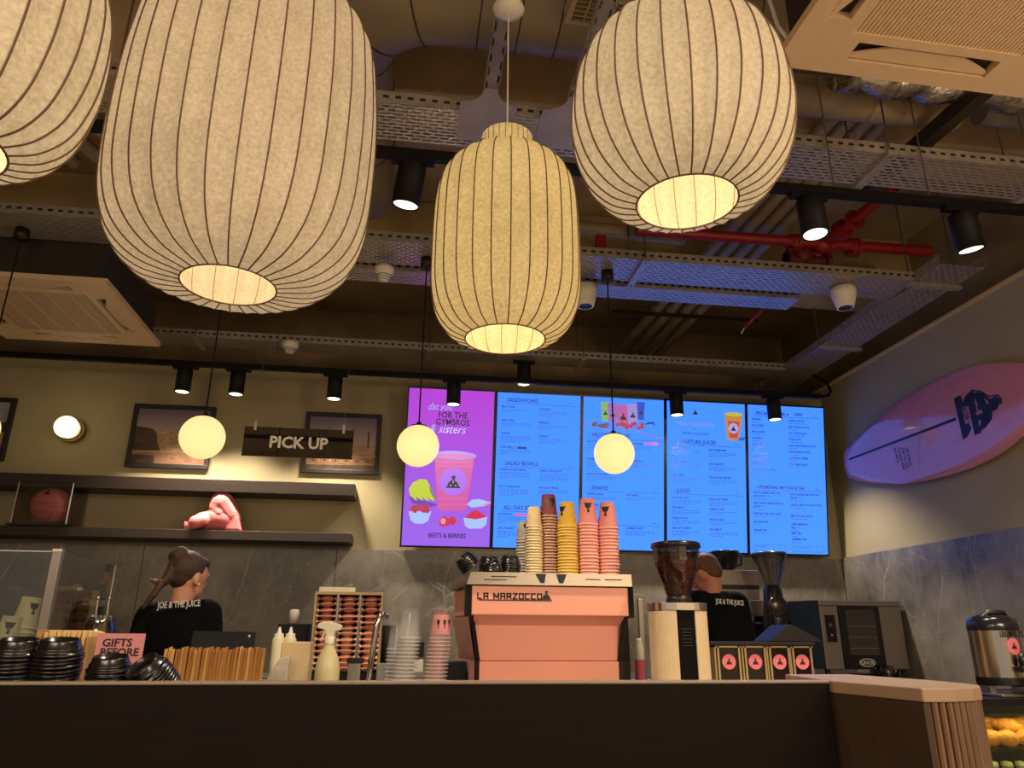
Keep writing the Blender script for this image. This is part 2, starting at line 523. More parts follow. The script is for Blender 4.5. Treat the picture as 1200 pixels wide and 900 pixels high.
# ================================================================== perforated cable trays
def perf_mat(name, bw, bh, ms, base='b9b1a8', off=0.5):
    m = bpy.data.materials.new(name)
    m.use_nodes = True
    nt = m.node_tree
    b = nt.nodes['Principled BSDF']
    b.inputs['Metallic'].default_value = 0.6
    b.inputs['Roughness'].default_value = 0.38
    tc = nt.nodes.new('ShaderNodeTexCoord')
    nz = nt.nodes.new('ShaderNodeTexNoise')
    nz.inputs['Scale'].default_value = 26
    rp = nt.nodes.new('ShaderNodeValToRGB')
    c = lin(base)
    rp.color_ramp.elements[0].color = tuple(x * .7 for x in c) + (1,)
    rp.color_ramp.elements[1].color = tuple(min(1, x * 1.25) for x in c) + (1,)
    nt.links.new(tc.outputs['Object'], nz.inputs['Vector'])
    nt.links.new(nz.outputs['Fac'], rp.inputs[0])
    nt.links.new(rp.outputs[0], b.inputs['Base Color'])
    br = nt.nodes.new('ShaderNodeTexBrick')
    br.offset = off
    br.inputs['Scale'].default_value = 1.0
    br.inputs['Brick Width'].default_value = bw
    br.inputs['Row Height'].default_value = bh
    br.inputs['Mortar Size'].default_value = ms
    br.inputs['Mortar Smooth'].default_value = 0.0
    nt.links.new(tc.outputs['Object'], br.inputs['Vector'])
    tr = nt.nodes.new('ShaderNodeBsdfTransparent')
    mx = nt.nodes.new('ShaderNodeMixShader')
    out = nt.nodes['Material Output']
    nt.links.new(br.outputs['Fac'], mx.inputs[0])
    nt.links.new(tr.outputs[0], mx.inputs[1])
    nt.links.new(b.outputs[0], mx.inputs[2])
    nt.links.new(mx.outputs[0], out.inputs[0])
    return m
PERF = perf_mat('perforated_galvanised_sheet', 0.05, 0.022, 0.0062)
GALV = mat('galvanised_steel', 'aaa299', 0.4, 0.5, 0.2, 30)
RODM = mat('threaded_rod', '8a8279', 0.4, 0.9)
def tray(label, p0, p1, width, rods=(), perf=PERF, h=0.055, group='perforated cable trays', lip=True):
    """U-shaped tray from p0 to p1 (centre line of the bottom), local x along, y across"""
    p0, p1 = Vector(p0), Vector(p1)
    d = p1 - p0
    ln = d.length
    o = empty('cable_tray', p0, (0, 0, math.atan2(d.y, d.x)), label, 'cable tray', group)
    hw = width / 2
    MB().box(0, ln, -hw, hw, 0, 0.0025).build('bottom', perf, o)
    for sgn in (-1, 1):
        mb = MB().box(0, ln, sgn * hw - .0012, sgn * hw + .0012, 0, h)
        mb.box(0, ln, sgn * hw - .0012 - (0.012 if sgn > 0 else 0), sgn * hw + .0012 + (0.012 if sgn < 0 else 0), h, h + .003)
        n = int(ln / .05)
        sl = MB()
        for k in range(n):
            yy = sgn * (hw + .0016)
            sl.box(k * .05 + .012, k * .05 + .036, yy - .0006, yy + .0006, h * .45, h * .68)
        mb.build('side_rail', GALV, o)
        if sgn < 0:
            t = sl.build('side_slots', mat('slot_dark', '1b1713', 0.8), o)
            t['kind'] = 'stuff'
    for r in rods:
        for sgn in (-1, 1):
            rod = MB().cyl((r, sgn * (hw + .012), -.03), (r, sgn * (hw + .012), 4.1 - p0.z), .0045, n=6)
            rod.cyl((r, sgn * (hw + .012), -.008), (r, sgn * (hw + .012), .0), .011, n=6)
            rod.build('hanger_rod', RODM, o)
        MB().box(r - .02, r + .02, -hw - .03, hw + .03, -.022, -.001).build('bracket', GALV, o)
    return o
ZT = 3.3
tray('wide perforated cable tray nearest the lanterns, crossing just behind the narrow centre lantern', (-4.5, 2.635, ZT), (3.6, 2.67, ZT), 0.24, (1.2, 3.3, 6.55, 7.4))
tray('perforated cable tray carrying the small globe lamps along its underside', (-4.5, 3.80, ZT), (3.0, 3.80, ZT), 0.27, (0.9, 3.0, 5.78))
tray('slimmer perforated tray running parallel just behind the globe lamp tray', (-4.5, 4.10, ZT), (2.42, 4.10, ZT), 0.17, (1.5, 3.9))
tray('far perforated cable tray above the menu screens and black track', (-4.8, 5.39, ZT), (3.0, 5.39, ZT), 0.20, (1.2, 3.2, 4.9, 6.1))
tray('perforated cable tray running back along the right wall above the cornice', (3.125, 3.45, ZT), (3.125, 5.85, ZT), 0.29, (0.25, 1.3))
# narrow droppers in depth with a flat tee plate each
NARROW = perf_mat('slotted_channel', 0.075, 0.046, 0.017, '958d84', 0.5)
for x0, x1, lab in ((0.243, 0.243, 'narrow slotted channel above the centre lantern joining the wide tray'), (0.605, 0.585, 'narrow slotted channel beside the right lantern joining the wide tray'), (-0.97, -0.975, 'narrow slotted channel above the biggest lantern')):
    t = tray(lab, (x0, 0.2, ZT + .002), (x1, 2.42, ZT + .002), 0.055, (), NARROW, 0.03, 'narrow slotted channels')
    if x0 > 0:
        R = 0.09
        pts = []
        for sgn in (-1, 1):
            arc = [(sgn * (.0275 + R - R * math.cos(a * math.pi / 16)), R * math.sin(a * math.pi / 16)) for a in range(9)]
            pts.append(arc)
        out = pts[0] + [(-.1175, .33), (.1175, .33)] + pts[1][::-1]
        MB().prism([(2.19 + b, a) for a, b in out], -.003, -.0005, 'z').build('tee_plate', mat('plain_galvanised_plate', 'a79d94', 0.45, 0.6, 0.1, 8), t)
# cable loop hooks
# ================================================================== pipes and ducts
PIPE = mat('dusty_plastic_pipe', '8e7d66', 0.6, 0, 0.15, 5)
names = ('leftmost', 'second from the left', 'third from the left', 'rightmost')
for k in range(4):
    xa, xb = 1.80 + .13 * k, 2.03 + .085 * k
    mb = MB().cyl((xa, 6.45, 3.70), (xb, 2.2, 3.70), .036, n=12)
    for yy in (5.15, 3.3):
        t = (6.45 - yy) / 4.25
        xx = xa + (xb - xa) * t
        mb.cyl((xx, yy - .02, 3.70), (xx, yy + .02, 3.70), .046, n=12)
    tag(mb.build('ceiling_pipe', PIPE), names[k] + ' of four dusty grey pipes under the ceiling slab', 'pipe', 'four parallel ceiling pipes')
rail = MB().box(1.5, 2.7, 5.12, 5.16, 3.645, 3.662).build('pipe_support', mat('dark_strut', '3a3027', 0.6, 0.4))
tag(rail, 'thin dark support bar under the four dusty ceiling pipes', 'bracket')
for k in range(4):
    mb = MB().cyl((-2.35 + .17 * k, 2.7, 3.65), (-2.05 + .17 * k, 3.7, 3.65), .04, n=12)
    tag(mb.build('ceiling_pipe', PIPE), names[k] + ' of four short pipes above the globe tray at far left', 'pipe', 'pipes at the far left')
DUCT = mat('dull_spiral_duct', '85785f', 0.5, 0.25, 0.12, 3)
du = empty('ventilation_duct', (0, 2.35, 3.72), label='round spiral ventilation duct with an elbow at the top of the picture', cat='duct')
path = [(x, 0, 0) for x in (1.42, 0.3)] 
Rb = .42
for a in range(0, 91, 10):
    t = a * D2R
    path.append((0.05 - Rb * math.sin(t), Rb - Rb * math.cos(t), 0))
path.append((-.37, 1.5, 0))
MB().tube(path, .2, 28).build('duct_tube', DUCT, du)
seam = mat('duct_seam', '3d352a', 0.6, 0.3)
for k in range(8):
    x = 0.2 + k * .16
    MB().tube([(x + .02 * math.sin(a), .201 * math.cos(a), .201 * math.sin(a)) for a in [j * math.pi / 12 for j in range(24)]], .003, 5, closed=True).build('seam', seam, du)
for a in (15, 45, 75):
    t = a * D2R
    c = Vector((0.05 - Rb * math.sin(t), Rb - Rb * math.cos(t), 0))
    nx = Vector((math.sin(t - math.pi / 2), math.cos(t - math.pi / 2) * -1, 0))
    rad = Vector((-math.sin(t), -math.cos(t), 0))
    MB().tube([c + rad * .201 * math.cos(j * math.pi / 12) + Vector((0, 0, .201 * math.sin(j * math.pi / 12))) for j in range(24)], .004, 5, closed=True).build('seam', seam, du)
for y in (.6, 1.0): MB().tube([(-.37 + .201 * math.cos(j * math.pi / 12), y, .201 * math.sin(j * math.pi / 12)) for j in range(24)], .004, 5, closed=True).build('seam', seam, du)
gv = empty('air_grille', (0.72, 2.12, 3.46), (0, 0, 0.05), 'beige slotted air grille on the round duct between the slotted channels', 'vent')
mb = MB().box(-.22, .32, -.07, -.055, 0, .08).box(-.22, .32, .055, .07, 0, .08).box(-.22, -.20, -.055, .055, 0, .08).box(.30, .32, -.055, .055, 0, .08)
mb.build('frame', mat('beige_metal', 'a39375', 0.5), gv)
MB().box(-.2, .3, -.055, .055, .05, .06).build('backing', mat('slot_dark', '1b1713', 0.8), gv)
for k in range(5): MB().box(-.2 + .1 * k - .004 + .05, -.2 + .1 * k + .004 + .05, -.055, .055, .005, .05).build('slat', mat('beige_metal', 'a39375', 0.5), gv)
for k in range(4): MB().box(-.2, .3, -.035 + .022 * k, -.031 + .022 * k, .005, .05).build('slat', mat('beige_metal', 'a39375', 0.5), gv)
# foil covered flexible duct
FOIL = mat('crumpled_foil', 'c6beb6', 0.26, 1.0, 0.1, 12, 1.0, 34)
mb = MB()
pp, rr = [], []
for k in range(60):
    pp.append((1.75 + k * .028, 2.36 + .015 * math.sin(k * .9), 3.56 + .012 * math.sin(k * .6)))
    rr.append(.085 + .004 * math.sin(k * 1.3) + random.uniform(-.003, .003))
tag(mb.tube(pp, rr, 18).build('foil_duct', FOIL), 'crumpled silver foil duct behind the right air conditioner', 'duct')
tag(MB().cyl((1.6, 2.62, 3.62), (2.5, 2.62, 3.62), .075, n=16).build('insulated_pipe', PIPE), 'fat beige insulated pipe beneath the silver foil duct', 'pipe')
tag(MB().cyl((2.62, 2.60, 3.64), (3.6, 2.60, 3.64), .06, n=16).build('insulated_pipe', mat('grey_insulation', '80756a', 0.6)), 'grey insulated pipe at the upper right edge', 'pipe')
st = MB().box(-.03, .03, 0, 1.3, 0, .03).box(-.03, -.026, 0, 1.3, .03, .07).box(.026, .03, 0, 1.3, .03, .07)
tag(st.build('strut_channel', mat('dark_strut', '3a3027', 0.6, 0.4), loc=(2.36, 1.75, 3.42), rot=(0, 0, 0.06)), 'dark metal strut channel right of the foil duct', 'bracket')
wire = [(1.24, 2.0, 3.5), (1.26, 2.0, 3.38), (1.29, 2.0, 3.33), (1.33, 2.0, 3.33), (1.36, 2.0, 3.38), (1.35, 2.0, 3.46), (1.3, 2.02, 3.6)]
tag(MB().tube(wire, .008, 8).build('white_cable', WHITEP), 'loose white cable loop beside the right lantern', 'cable')
RED = mat('red_sprinkler_paint', '8e1712', 0.45, 0, 0.1, 8)
rp = empty('sprinkler_pipe', (2.5, 3.84, 3.6), label='red fire sprinkler pipe with branch and valve above the right trays', cat='pipe')
MB().cyl((-1.2, 0, 0), (.74, -.03, 0), .034, n=14).build('main_pipe', RED, rp)
mb = MB().cyl((.02, 0, 0), (.1, -.62, .03), .032, n=14)
mb.cyl((.02, 0, 0), (.1, -.62, .03), .03, n=14)
mb.build('branch_pipe', RED, rp)
for a, r in ((-.2, .06), (-.17, .06), (.05, .058), (.2, .062), (.23, .062)): MB().cyl((a, 0, 0), (a + .024, 0, 0), r, n=16).build('flange', RED, rp)
for t in (.25, .29, .45): MB().cyl((.02 + .08 * t, -.62 * t, .03 * t), (.02 + .08 * (t + .035), -.62 * (t + .035), .03 * t), .062, n=16).build('flange', RED, rp)
for xx in (-.185, .217):
    for k in range(8):
        a = k * math.pi / 4
        MB().cyl((xx - .03, .05 * math.cos(a), .05 * math.sin(a)), (xx + .04, .05 * math.cos(a), .05 * math.sin(a)), .008, n=6).build('bolt', RED, rp)
MB().sph((.02, 0, 0), (.075, .06, .06), 14, 8).build('tee_fitting', RED, rp)
mb = MB().sph((-.1, .04, -.06), (.075, .06, .075), 14, 8).cyl((-.22, .04, -.1), (.06, .04, -.1), .04, n=14)
mb.cyl((-.1, .04, -.06), (-.1, .04, -.17), .035, n=12)
for a in (-.22, .03): mb.cyl((a, .04, -.1), (a + .03, .04, -.1), .062, n=16)
mb.build('valve', mat('dark_red_casting', '5c1613', 0.5, 0, 0.2, 20), rp)
sp = empty('sprinkler', at(872, 384, 4.9), label='short red sprinkler pipe with bright tip under the slab', cat='sprinkler')
MB().cyl((.1, -.35, .12), (0, 0, 0), .016, n=10).build('pipe', RED, sp)
MB().cyl((0, 0, 0), (-.012, .03, -.035), .012, n=8).build('tip', CHROME, sp)
tag(MB().box(-.028, .028, -.03, .03, -.03, .11).build('red_bracket', RED, loc=at(704, 296, 3.99)), 'short red steel upright seen just right of the centre lantern', 'bracket')

q = at(704, 272, 3.99)
tag(MB().cyl((q.x - .7, 3.99, q.z + .04), (q.x + .55, 3.99, q.z + .0), .042, n=14).build('insulated_pipe', PIPE), 'dusty beige pipe crossing between the centre and right lanterns', 'pipe')

# ================================================================== ceiling cassettes
ACM = mat('cassette_plastic', 'd6b894', 0.5)
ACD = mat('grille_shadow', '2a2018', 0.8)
def cassette(name, loc, label, fins, rotz=0.0):
    o = empty(name, loc, (0, 0, rotz), label, 'air conditioner', 'ceiling air conditioners')
    s, g = .475, .27
    mb = MB()
    # frame ring made of four boards around the grille, with louvre pockets
    gi = .30
    mb.box(-s, s, -s, -.41, 0, .03).box(-s, s, .41, s, 0, .03).box(-s, -.41, -.41, .41, 0, .03).box(.41, s, -.41, .41, 0, .03)
    for a in range(4):
        mb.M = Matrix.Rotation(a * math.pi / 2, 4, 'Z')
        mb.box(-.335, gi, -.335, -gi, 0, .03)          # inner rail
        mb.box(-.41, -.335, -.41, -.335, 0, .03)
        mb.box(-.335, -.255, -.41, -.335, 0, .03)         # corner fillers beside the pocket
        mb.box(.255, .335, -.41, -.335, 0, .03)
    mb.M = Matrix.Identity(4)
    mb.build('panel', ACM, o)
    MB().box(-.43, .43, -.43, .43, .03, .26).build('body', mat('cassette_box', '2a241d', 0.8), o)
    for a in range(4):
        mb = MB()
        mb.M = Matrix.Rotation(a * math.pi / 2, 4, 'Z')
        mb.prism([(-.25, -.404), (.25, -.404), (.25, -.392), (.20, -.372), (.13, -.345), (-.13, -.345), (-.20, -.372), (-.25, -.392)], .006, .016, 'z')
        mb.build('louvre', ACM, o)
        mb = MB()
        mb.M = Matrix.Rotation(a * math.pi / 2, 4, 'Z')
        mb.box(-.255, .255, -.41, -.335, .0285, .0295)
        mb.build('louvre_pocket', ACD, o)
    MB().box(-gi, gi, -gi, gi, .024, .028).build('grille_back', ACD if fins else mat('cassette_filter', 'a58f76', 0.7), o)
    if fins:
        n = 44
        me = MB().box(-.005, .005, -gi, gi, .004, .022).mesh('fin', ACM)
        for k in range(n):
            f = bpy.data.objects.new('fin', me)
            COL.objects.link(f)
            f.parent = o
            f.location = (-gi + (k + .5) * 2 * gi / n, 0, 0)
        for yy in (0,):
            MB().box(-gi, gi, yy - .006, yy + .006, .002, .018).build('crossbar', ACM, o)
    else:
        MB().box(-gi + .01, gi - .01, -gi + .01, gi - .01, .006, .016).build('grille', mat('cassette_mesh', 'b79f82', 0.6, 0, 0.12, 90), o)
        for k in range(4):
            x = -gi + .12 + k * .13
            MB().box(x - .004, x + .004, -gi, gi, .002, .01).build('crossbar', ACM, o)
    return o
cassette('ceiling_air_conditioner', (1.615, 1.385, 3.05), 'large beige ceiling cassette air conditioner at the upper right corner', True, 0.02)
cassette('ceiling_air_conditioner', (-2.165, 4.39, 3.05), 'beige ceiling cassette air conditioner above the wall lamp at left', False)

for k in range(4):
    x0 = -1.72 + .05 * k
    tag(MB().tube([(x0, 4.15, 4.08), (x0 + .02, 4.12, 3.75), (x0 + .06 + .03 * k, 4.1, 3.52), (x0 + .12 + .03 * k, 4.12, 3.42), (x0 + .22 + .02 * k, 4.2, 3.5), (x0 + .28, 4.3, 3.9), (x0 + .3, 4.3, 4.09)], .013, 8).build('drain_hose', BLACK if k % 2 else PIPE),
        ordinal(k + 1) + ' drooping hose from the left, above the left air conditioner', 'hose', 'hoses above the left air conditioner')

# ================================================================== lighting tracks
TRK = mat('black_track', '0b0a09', 0.6, spec=.2)
tl = empty('lighting_track', (0, 5.2, 3.04), label='long black lighting track just above the menu screens', cat='lighting track')
MB().box(-4.5, 3.2, -.018, .018, 0, .035).build('rail', TRK, tl)
MB().tube([(3.2, 0, .017), (3.27, 0, .03), (3.31, 0.02, .08), (3.3, .05, .16), (3.22, .1, .24)], .011, 8).build('power_cable', TRK, tl)
for x in (-3.6, -2.55, -1.0, 0.6, 2.3): MB().cyl((x, 0, .035), (x, 0, 1.06), .003, n=6).build('hanger_wire', RODM, tl)
tu = empty('lighting_track', (0, 2.53, 3.04), label='near black lighting track crossing behind the narrow centre lantern', cat='lighting track')
MB().box(-4.5, 3.4, -.018, .018, 0, .038).build('rail', TRK, tu)
for x in (-.9, 1.75, 2.2, 2.75): MB().cyl((x, 0, .038), (x, 0, 1.06), .003, n=6).build('hanger_wire', RODM, tu)
LENS = emit('spot_lens', 'fff0c8', 3.2)
def spotlight(label, loc, tilt, energy, r=.052, ln=.165, sx=0.0, cone=1.9, adapter=True):
    o = empty('track_spotlight', loc, (0, 0, 0), label, 'spotlight', 'black track spotlights')
    if adapter: MB().box(-.085, .085, -.016, .016, -.022, 0.0).build('adapter', TRK, o)
    R = Euler((tilt, sx, 0)).to_matrix().to_4x4()
    mb = MB(); mb.M = Matrix.Translation((0, 0, -.03)) @ R
    mb.lathe([(0.0, 0), (r * .96, 0), (r, -.006), (r, -ln), (r * .9, -ln), (r * .82, -ln + .02), (0, -ln + .02)], 24)
    hd = mb.build('head', BLACKMATT, o)
    mb = MB(); mb.M = Matrix.Translation((0, 0, -.03)) @ R
    mb.lathe([(0, -ln + .012), (r * .84, -ln + .012), (r * .86, -ln + .004)], 20)
    mb.build('lens', LENS, o)
    MB().cyl((0, 0, -.035), (0, 0, -.005), .012, n=8).build('stem', TRK, o)
    l = lamp('SPOT', 'spot_beam', (0, 0, 0), energy, (1, .86, .66), r * .8, spot_size=cone, spot_blend=0.6)
    l.parent = o
    l.matrix_local = Matrix.Translation((0, 0, -.03)) @ R @ Matrix.Translation((0, 0, -ln - .01))
    return o
for px, lab in ((217, 'leftmost small black spotlight on the far track above the first framed picture'), (279, 'second small black spotlight from the left on the far track'), (393, 'small black spotlight above the picture beside the pick up sign'),
                (532, 'small black spotlight in front of the magenta drink screen'), (792, 'small black spotlight in front of the fourth menu screen'), (906, 'small black spotlight in front of the rightmost menu screen')):
    p = at(px, {217: 436, 279: 441, 393: 446, 532: 452, 792: 465, 906: 471}[px], 5.2)
    spotlight(lab, (p.x, 5.2, 3.04), 0, 110)
p = at(614, 421, 5.35)
spotlight('small black spotlight hung under the far cable tray above the second screen', (p.x, 5.35, 3.277), 0, 110)
for px, py, tl_, sx, lab in ((484, 195, .18, .12, 'large black spotlight left of the centre lantern on the near track'), (941, 235, -.05, 0, 'large black spotlight on the near track right of the right lantern'), (1117, 250, .1, -.16, 'rightmost large black spotlight on the near track')):
    p = atz(px, py, 3.04)
    spotlight(lab, (p.x, 2.53, 3.04), tl_, 90, .055, .17, sx)

# ================================================================== detectors
def detector(label, px, py, Z, r):
    p = atz(px, py, Z)
    o = empty('smoke_detector', p, label=label, cat='smoke detector')
    MB().lathe([(0, .05), (r, .05), (r, .03), (r * .92, .015)], 24).build('base', WHITEP, o)
    MB().lathe([(r * .92, .015), (r * .8, 0), (r * .45, -.03), (0, -.034)], 24).build('cap', WHITEP, o)
    for k in range(3): MB().tube([(r * (.75 - .15 * k) * math.cos(a), r * (.75 - .15 * k) * math.sin(a), -.004 - .011 * k) for a in [j * math.pi / 10 for j in range(20)]], .003, 5, closed=True).build('slot_ring', BLACK, o)
detector('white ribbed smoke detector under the tray left of the centre lantern', 450, 323, 3.2, .055)
detector('low white domed detector under the far tray at left', 340, 409, 3.2, .06)
for px, py, Z, lab in ((686, 352, 3.17, 'white cone sensor partly behind the centre lantern'), (990, 354, 3.2, 'white cone sensor hanging under the right tray')):
    p = atz(px, py, Z)
    o = empty('cone_sensor', p, label=lab, cat='sensor')
    MB().lathe([(0, .09), (.075, .09), (.075, .05), (.05, -.04), (.042, -.04)], 22).build('housing', WHITEP, o)
    MB().lathe([(.042, -.04), (.036, -.03), (0, -.03)], 20).build('lens', mat('dark_lens', '1c2436', 0.15), o)
# ================================================================== large film lanterns
def film_mat(name, col, strength):
    m = bpy.data.materials.new(name)
    m.use_nodes = True
    nt = m.node_tree
    b = nt.nodes['Principled BSDF']
    b.inputs['Roughness'].default_value = 0.6
    b.inputs['Base Color'].default_value = lin('8f7d5e') + (1,)
    tc = nt.nodes.new('ShaderNodeTexCoord')
    c = lin(col)
    n1 = nt.nodes.new('ShaderNodeTexNoise'); n1.inputs['Scale'].default_value = 110; n1.inputs['Detail'].default_value = 6; n1.inputs['Roughness'].default_value = .7
    n2 = nt.nodes.new('ShaderNodeTexNoise'); n2.inputs['Scale'].default_value = 14; n2.inputs['Detail'].default_value = 5
    for n in (n1, n2): nt.links.new(tc.outputs['Object'], n.inputs['Vector'])
    mx = nt.nodes.new('ShaderNodeMath'); mx.operation = 'MULTIPLY_ADD'; mx.inputs[1].default_value = .82
    nt.links.new(n1.outputs['Fac'], mx.inputs[0])
    m2 = nt.nodes.new('ShaderNodeMath'); m2.operation = 'MULTIPLY'; m2.inputs[1].default_value = .18
    nt.links.new(n2.outputs['Fac'], m2.inputs[0]); nt.links.new(m2.outputs[0], mx.inputs[2])
    rp = nt.nodes.new('ShaderNodeValToRGB')
    rp.color_ramp.elements[0].position = .36; rp.color_ramp.elements[1].position = .64
    rp.color_ramp.elements[0].color = tuple(x * .66 for x in c) + (1,)
    rp.color_ramp.elements[1].color = tuple(min(1, x * 1.3) for x in c) + (1,)
    nt.links.new(mx.outputs[0], rp.inputs[0])
    nt.links.new(rp.outputs[0], b.inputs['Emission Color'])
    b.inputs['Emission Strength'].default_value = strength
    return m
FILM = film_mat('lantern_film', 'cfb086', 0.62)
FILMY = film_mat('lantern_film_yellow', 'd8b36e', 0.72)
FILMR = film_mat('lantern_film_pale', 'd3b68a', 0.62)
RIB = mat('lantern_wire', '6b5038', 0.6)
def smooth_prof(pts, k=5):
    out = []
    n = len(pts)
    for i in range(n - 1):
        p0, p1, p2, p3 = pts[max(0, i - 1)], pts[i], pts[i + 1], pts[min(n - 1, i + 2)]
        for j in range(k):
            t = j / k
            out.append(tuple(0.5 * (2 * p1[a] + (p2[a] - p0[a]) * t + (2 * p0[a] - 5 * p1[a] + 4 * p2[a] - p3[a]) * t * t + (3 * p1[a] - p0[a] - 3 * p2[a] + p3[a]) * t ** 3) for a in (0, 1)))
    out.append(pts[-1])
    return out
def lantern(label, loc, prof, nr, film, watt, ztop, neck=None, ribw=.0019, sag=.042, rot=0.0):
    o = empty('pendant_lantern', loc, (0, 0, rot), label, 'pendant lamp', 'ribbed film pendant lanterns')
    pr = smooth_prof(prof)
    sub = 6
    vs, fs = [], []
    n = nr * sub
    Rm = max(r for r, z in pr)
    for (r, z) in pr:
        for j in range(n):
            fr = (j % sub) / sub
            q = r * (1 - sag * (r / Rm) * math.sin(math.pi * fr))
            a = 2 * math.pi * j / n
            vs.append((q * math.cos(a), q * math.sin(a), z))
    for i in range(len(pr) - 1):
        for j in range(n):
            fs.append((i * n + j, i * n + (j + 1) % n, (i + 1) * n + (j + 1) % n, (i + 1) * n + j))
    MB().add(vs, fs, 0, True).build('shade', film, o)
    rb = MB().tube([(r + .0006, 0, z) for r, z in pr], ribw, 5).mesh('rib', RIB)
    for k in range(nr):
        q = bpy.data.objects.new('rib', rb)
        COL.objects.link(q)
        q.parent = o
        q.rotation_euler = (0, 0, 2 * math.pi * k / nr)
    r0, z0 = pr[0]
    MB().tube([(r0 * math.cos(2 * math.pi * j / 40), r0 * math.sin(2 * math.pi * j / 40), z0) for j in range(40)], ribw * 1.15, 6, closed=True).build('rim_ring', RIB, o)
    if neck:
        nr_, za, zb = neck
        mb = MB().lathe([(nr_ * 1.02, za), (nr_, za + .01), (nr_, zb), (nr_ * .55, zb + .004), (.01, zb + .004)], 48)
        mb.build('neck', film, o)
        for k in range(nr):
            a = 2 * math.pi * (k + .5) / nr
            MB().cyl((nr_ * math.cos(a), nr_ * math.sin(a), za), (nr_ * math.cos(a), nr_ * math.sin(a), zb), ribw * .55, n=5).build('neck_rib', RIB, o)
    zt = neck[2] if neck else pr[-1][1]
    MB().cyl((0, 0, zt - .12), (0, 0, ztop - loc[2]), .0028, n=8).build('cord', WHITEP, o)
    MB().lathe([(0, ztop - loc[2]), (.05, ztop - loc[2]), (.055, ztop - loc[2] - .012), (.03, ztop - loc[2] - .025), (0, ztop - loc[2] - .027)], 24).build('canopy', WHITEP, o)
    zm = (pr[0][1] + pr[-1][1]) / 2
    MB().cyl((0, 0, zt), (0, 0, zm + .06), .012, n=8).build('lamp_holder', BLACK, o)
    MB().sph((0, 0, zm), .045, 16, 10).build('bulb', emit('bulb_glow', 'fff2cc', 4.0), o)
    l = lamp('POINT', 'lantern_bulb', (0, 0, 0), watt * 1.7, (1, .86, .62), .05)
    l.parent = o
    l.location = (0, 0, zm - .055)
    return o
b0 = at(268, 335, 1.65)
lantern('biggest ribbed film lantern, barrel shaped, hanging left of centre', (b0.x, 1.65, b0.z),
        [(.108, 0), (.20, .018), (.268, .075), (.302, .17), (.312, .30), (.312, .46), (.302, .60), (.285, .71), (.235, .79), (.16, .825), (.08, .835)], 32, FILM, 6, 4.1)
b1 = at(592, 398, 1.98)
lantern('narrow ribbed film lantern with a straight neck, hanging at the centre', (b1.x, 1.98, b1.z),
        [(.117, 0), (.165, .022), (.203, .075), (.22, .15), (.223, .25), (.222, .36), (.217, .46), (.20, .535), (.16, .585), (.105, .605), (.085, .608)], 26, FILMY, 4, 3.3, neck=(.082, .60, .695), rot=.05)
b2 = at(805, 238, 1.26)
lantern('round ribbed film lantern hanging at upper right beside the air conditioner', (b2.x, 1.26, b2.z),
        [(.103, 0), (.155, .02), (.203, .075), (.228, .15), (.232, .22), (.222, .30), (.195, .37), (.15, .42), (.09, .44), (.06, .442)], 30, FILMR, 4, 4.1, rot=.03)
b3 = at(-78, 166, 1.04)
lantern('partly visible ribbed film lantern cut off by the left edge', (b3.x, 1.04, b3.z),
        [(.094, 0), (.135, .015), (.170, .055), (.190, .12), (.197, .19), (.193, .28), (.17, .36), (.13, .41), (.08, .43), (.06, .432)], 28, FILMR, 4, 4.1)

# ================================================================== small globe pendants
GLOBE = emit('opal_globe', 'ffe299', 1.02, (0.8, 0.75, 0.6))
BRONZE = mat('dark_bronze', '2a211a', 0.4, 0.5)
for X, lab in ((-2.125, 'globe pendant on a black cord at the far left edge'), (-1.054, 'glowing globe pendant in front of the first wide framed picture'), (.035, 'glowing globe pendant in front of the magenta drink screen'), (1.1, 'glowing globe pendant in front of the third menu screen')):
    o = empty('globe_pendant', (X, 3.83, 2.19), label=lab, cat='pendant lamp', group='opal globe pendants')
    MB().sph((0, 0, 0), .111, 32, 20).build('globe', GLOBE, o)
    MB().lathe([(0, .128), (.012, .128), (.014, .116), (.045, .108), (.042, .1025), (0, .106)], 20).build('cap', BRONZE, o)
    MB().cyl((0, 0, .125), (0, 0, 1.06), .0042, n=8).build('cord', BLACKMATT, o)
    MB().lathe([(0, 1.045), (.036, 1.045), (.036, 1.105), (0, 1.105)], 20).build('canopy', BRONZE, o)
    l = lamp('POINT', 'globe_bulb', (0, 0, 0), 20, (1, .78, .45), .11)
    l.parent = o
    l.location = (0, 0, -.005)
    l.data.shadow_soft_size = .115
p = at(84, 505, 5.58)
o = empty('wall_lamp', (p.x + .01, YW, p.z), label='small glowing globe wall lamp left of the framed picture', cat='wall lamp')
MB().cyl((0, 0, 0), (0, -.05, -.0), .085, n=28).build('back_plate', mat('brass_plate', '8a6a38', 0.45, 0.4), o)
MB().cyl((0, -.05, 0), (0, -.075, 0), .07, n=28).build('collar', WHITEP, o)
MB().sph((-.0, -.135, .0), .078, 28, 18).build('globe', emit('opal_lamp', 'fff0b0', 2.2, (0.8, 0.78, 0.7)), o)
l = lamp('POINT', 'wall_lamp_bulb', (0, 0, 0), 12, (1, .80, .42), .08)
l.parent = o
l.location = (0, -.14, 0)
l.data.shadow_soft_size = .079

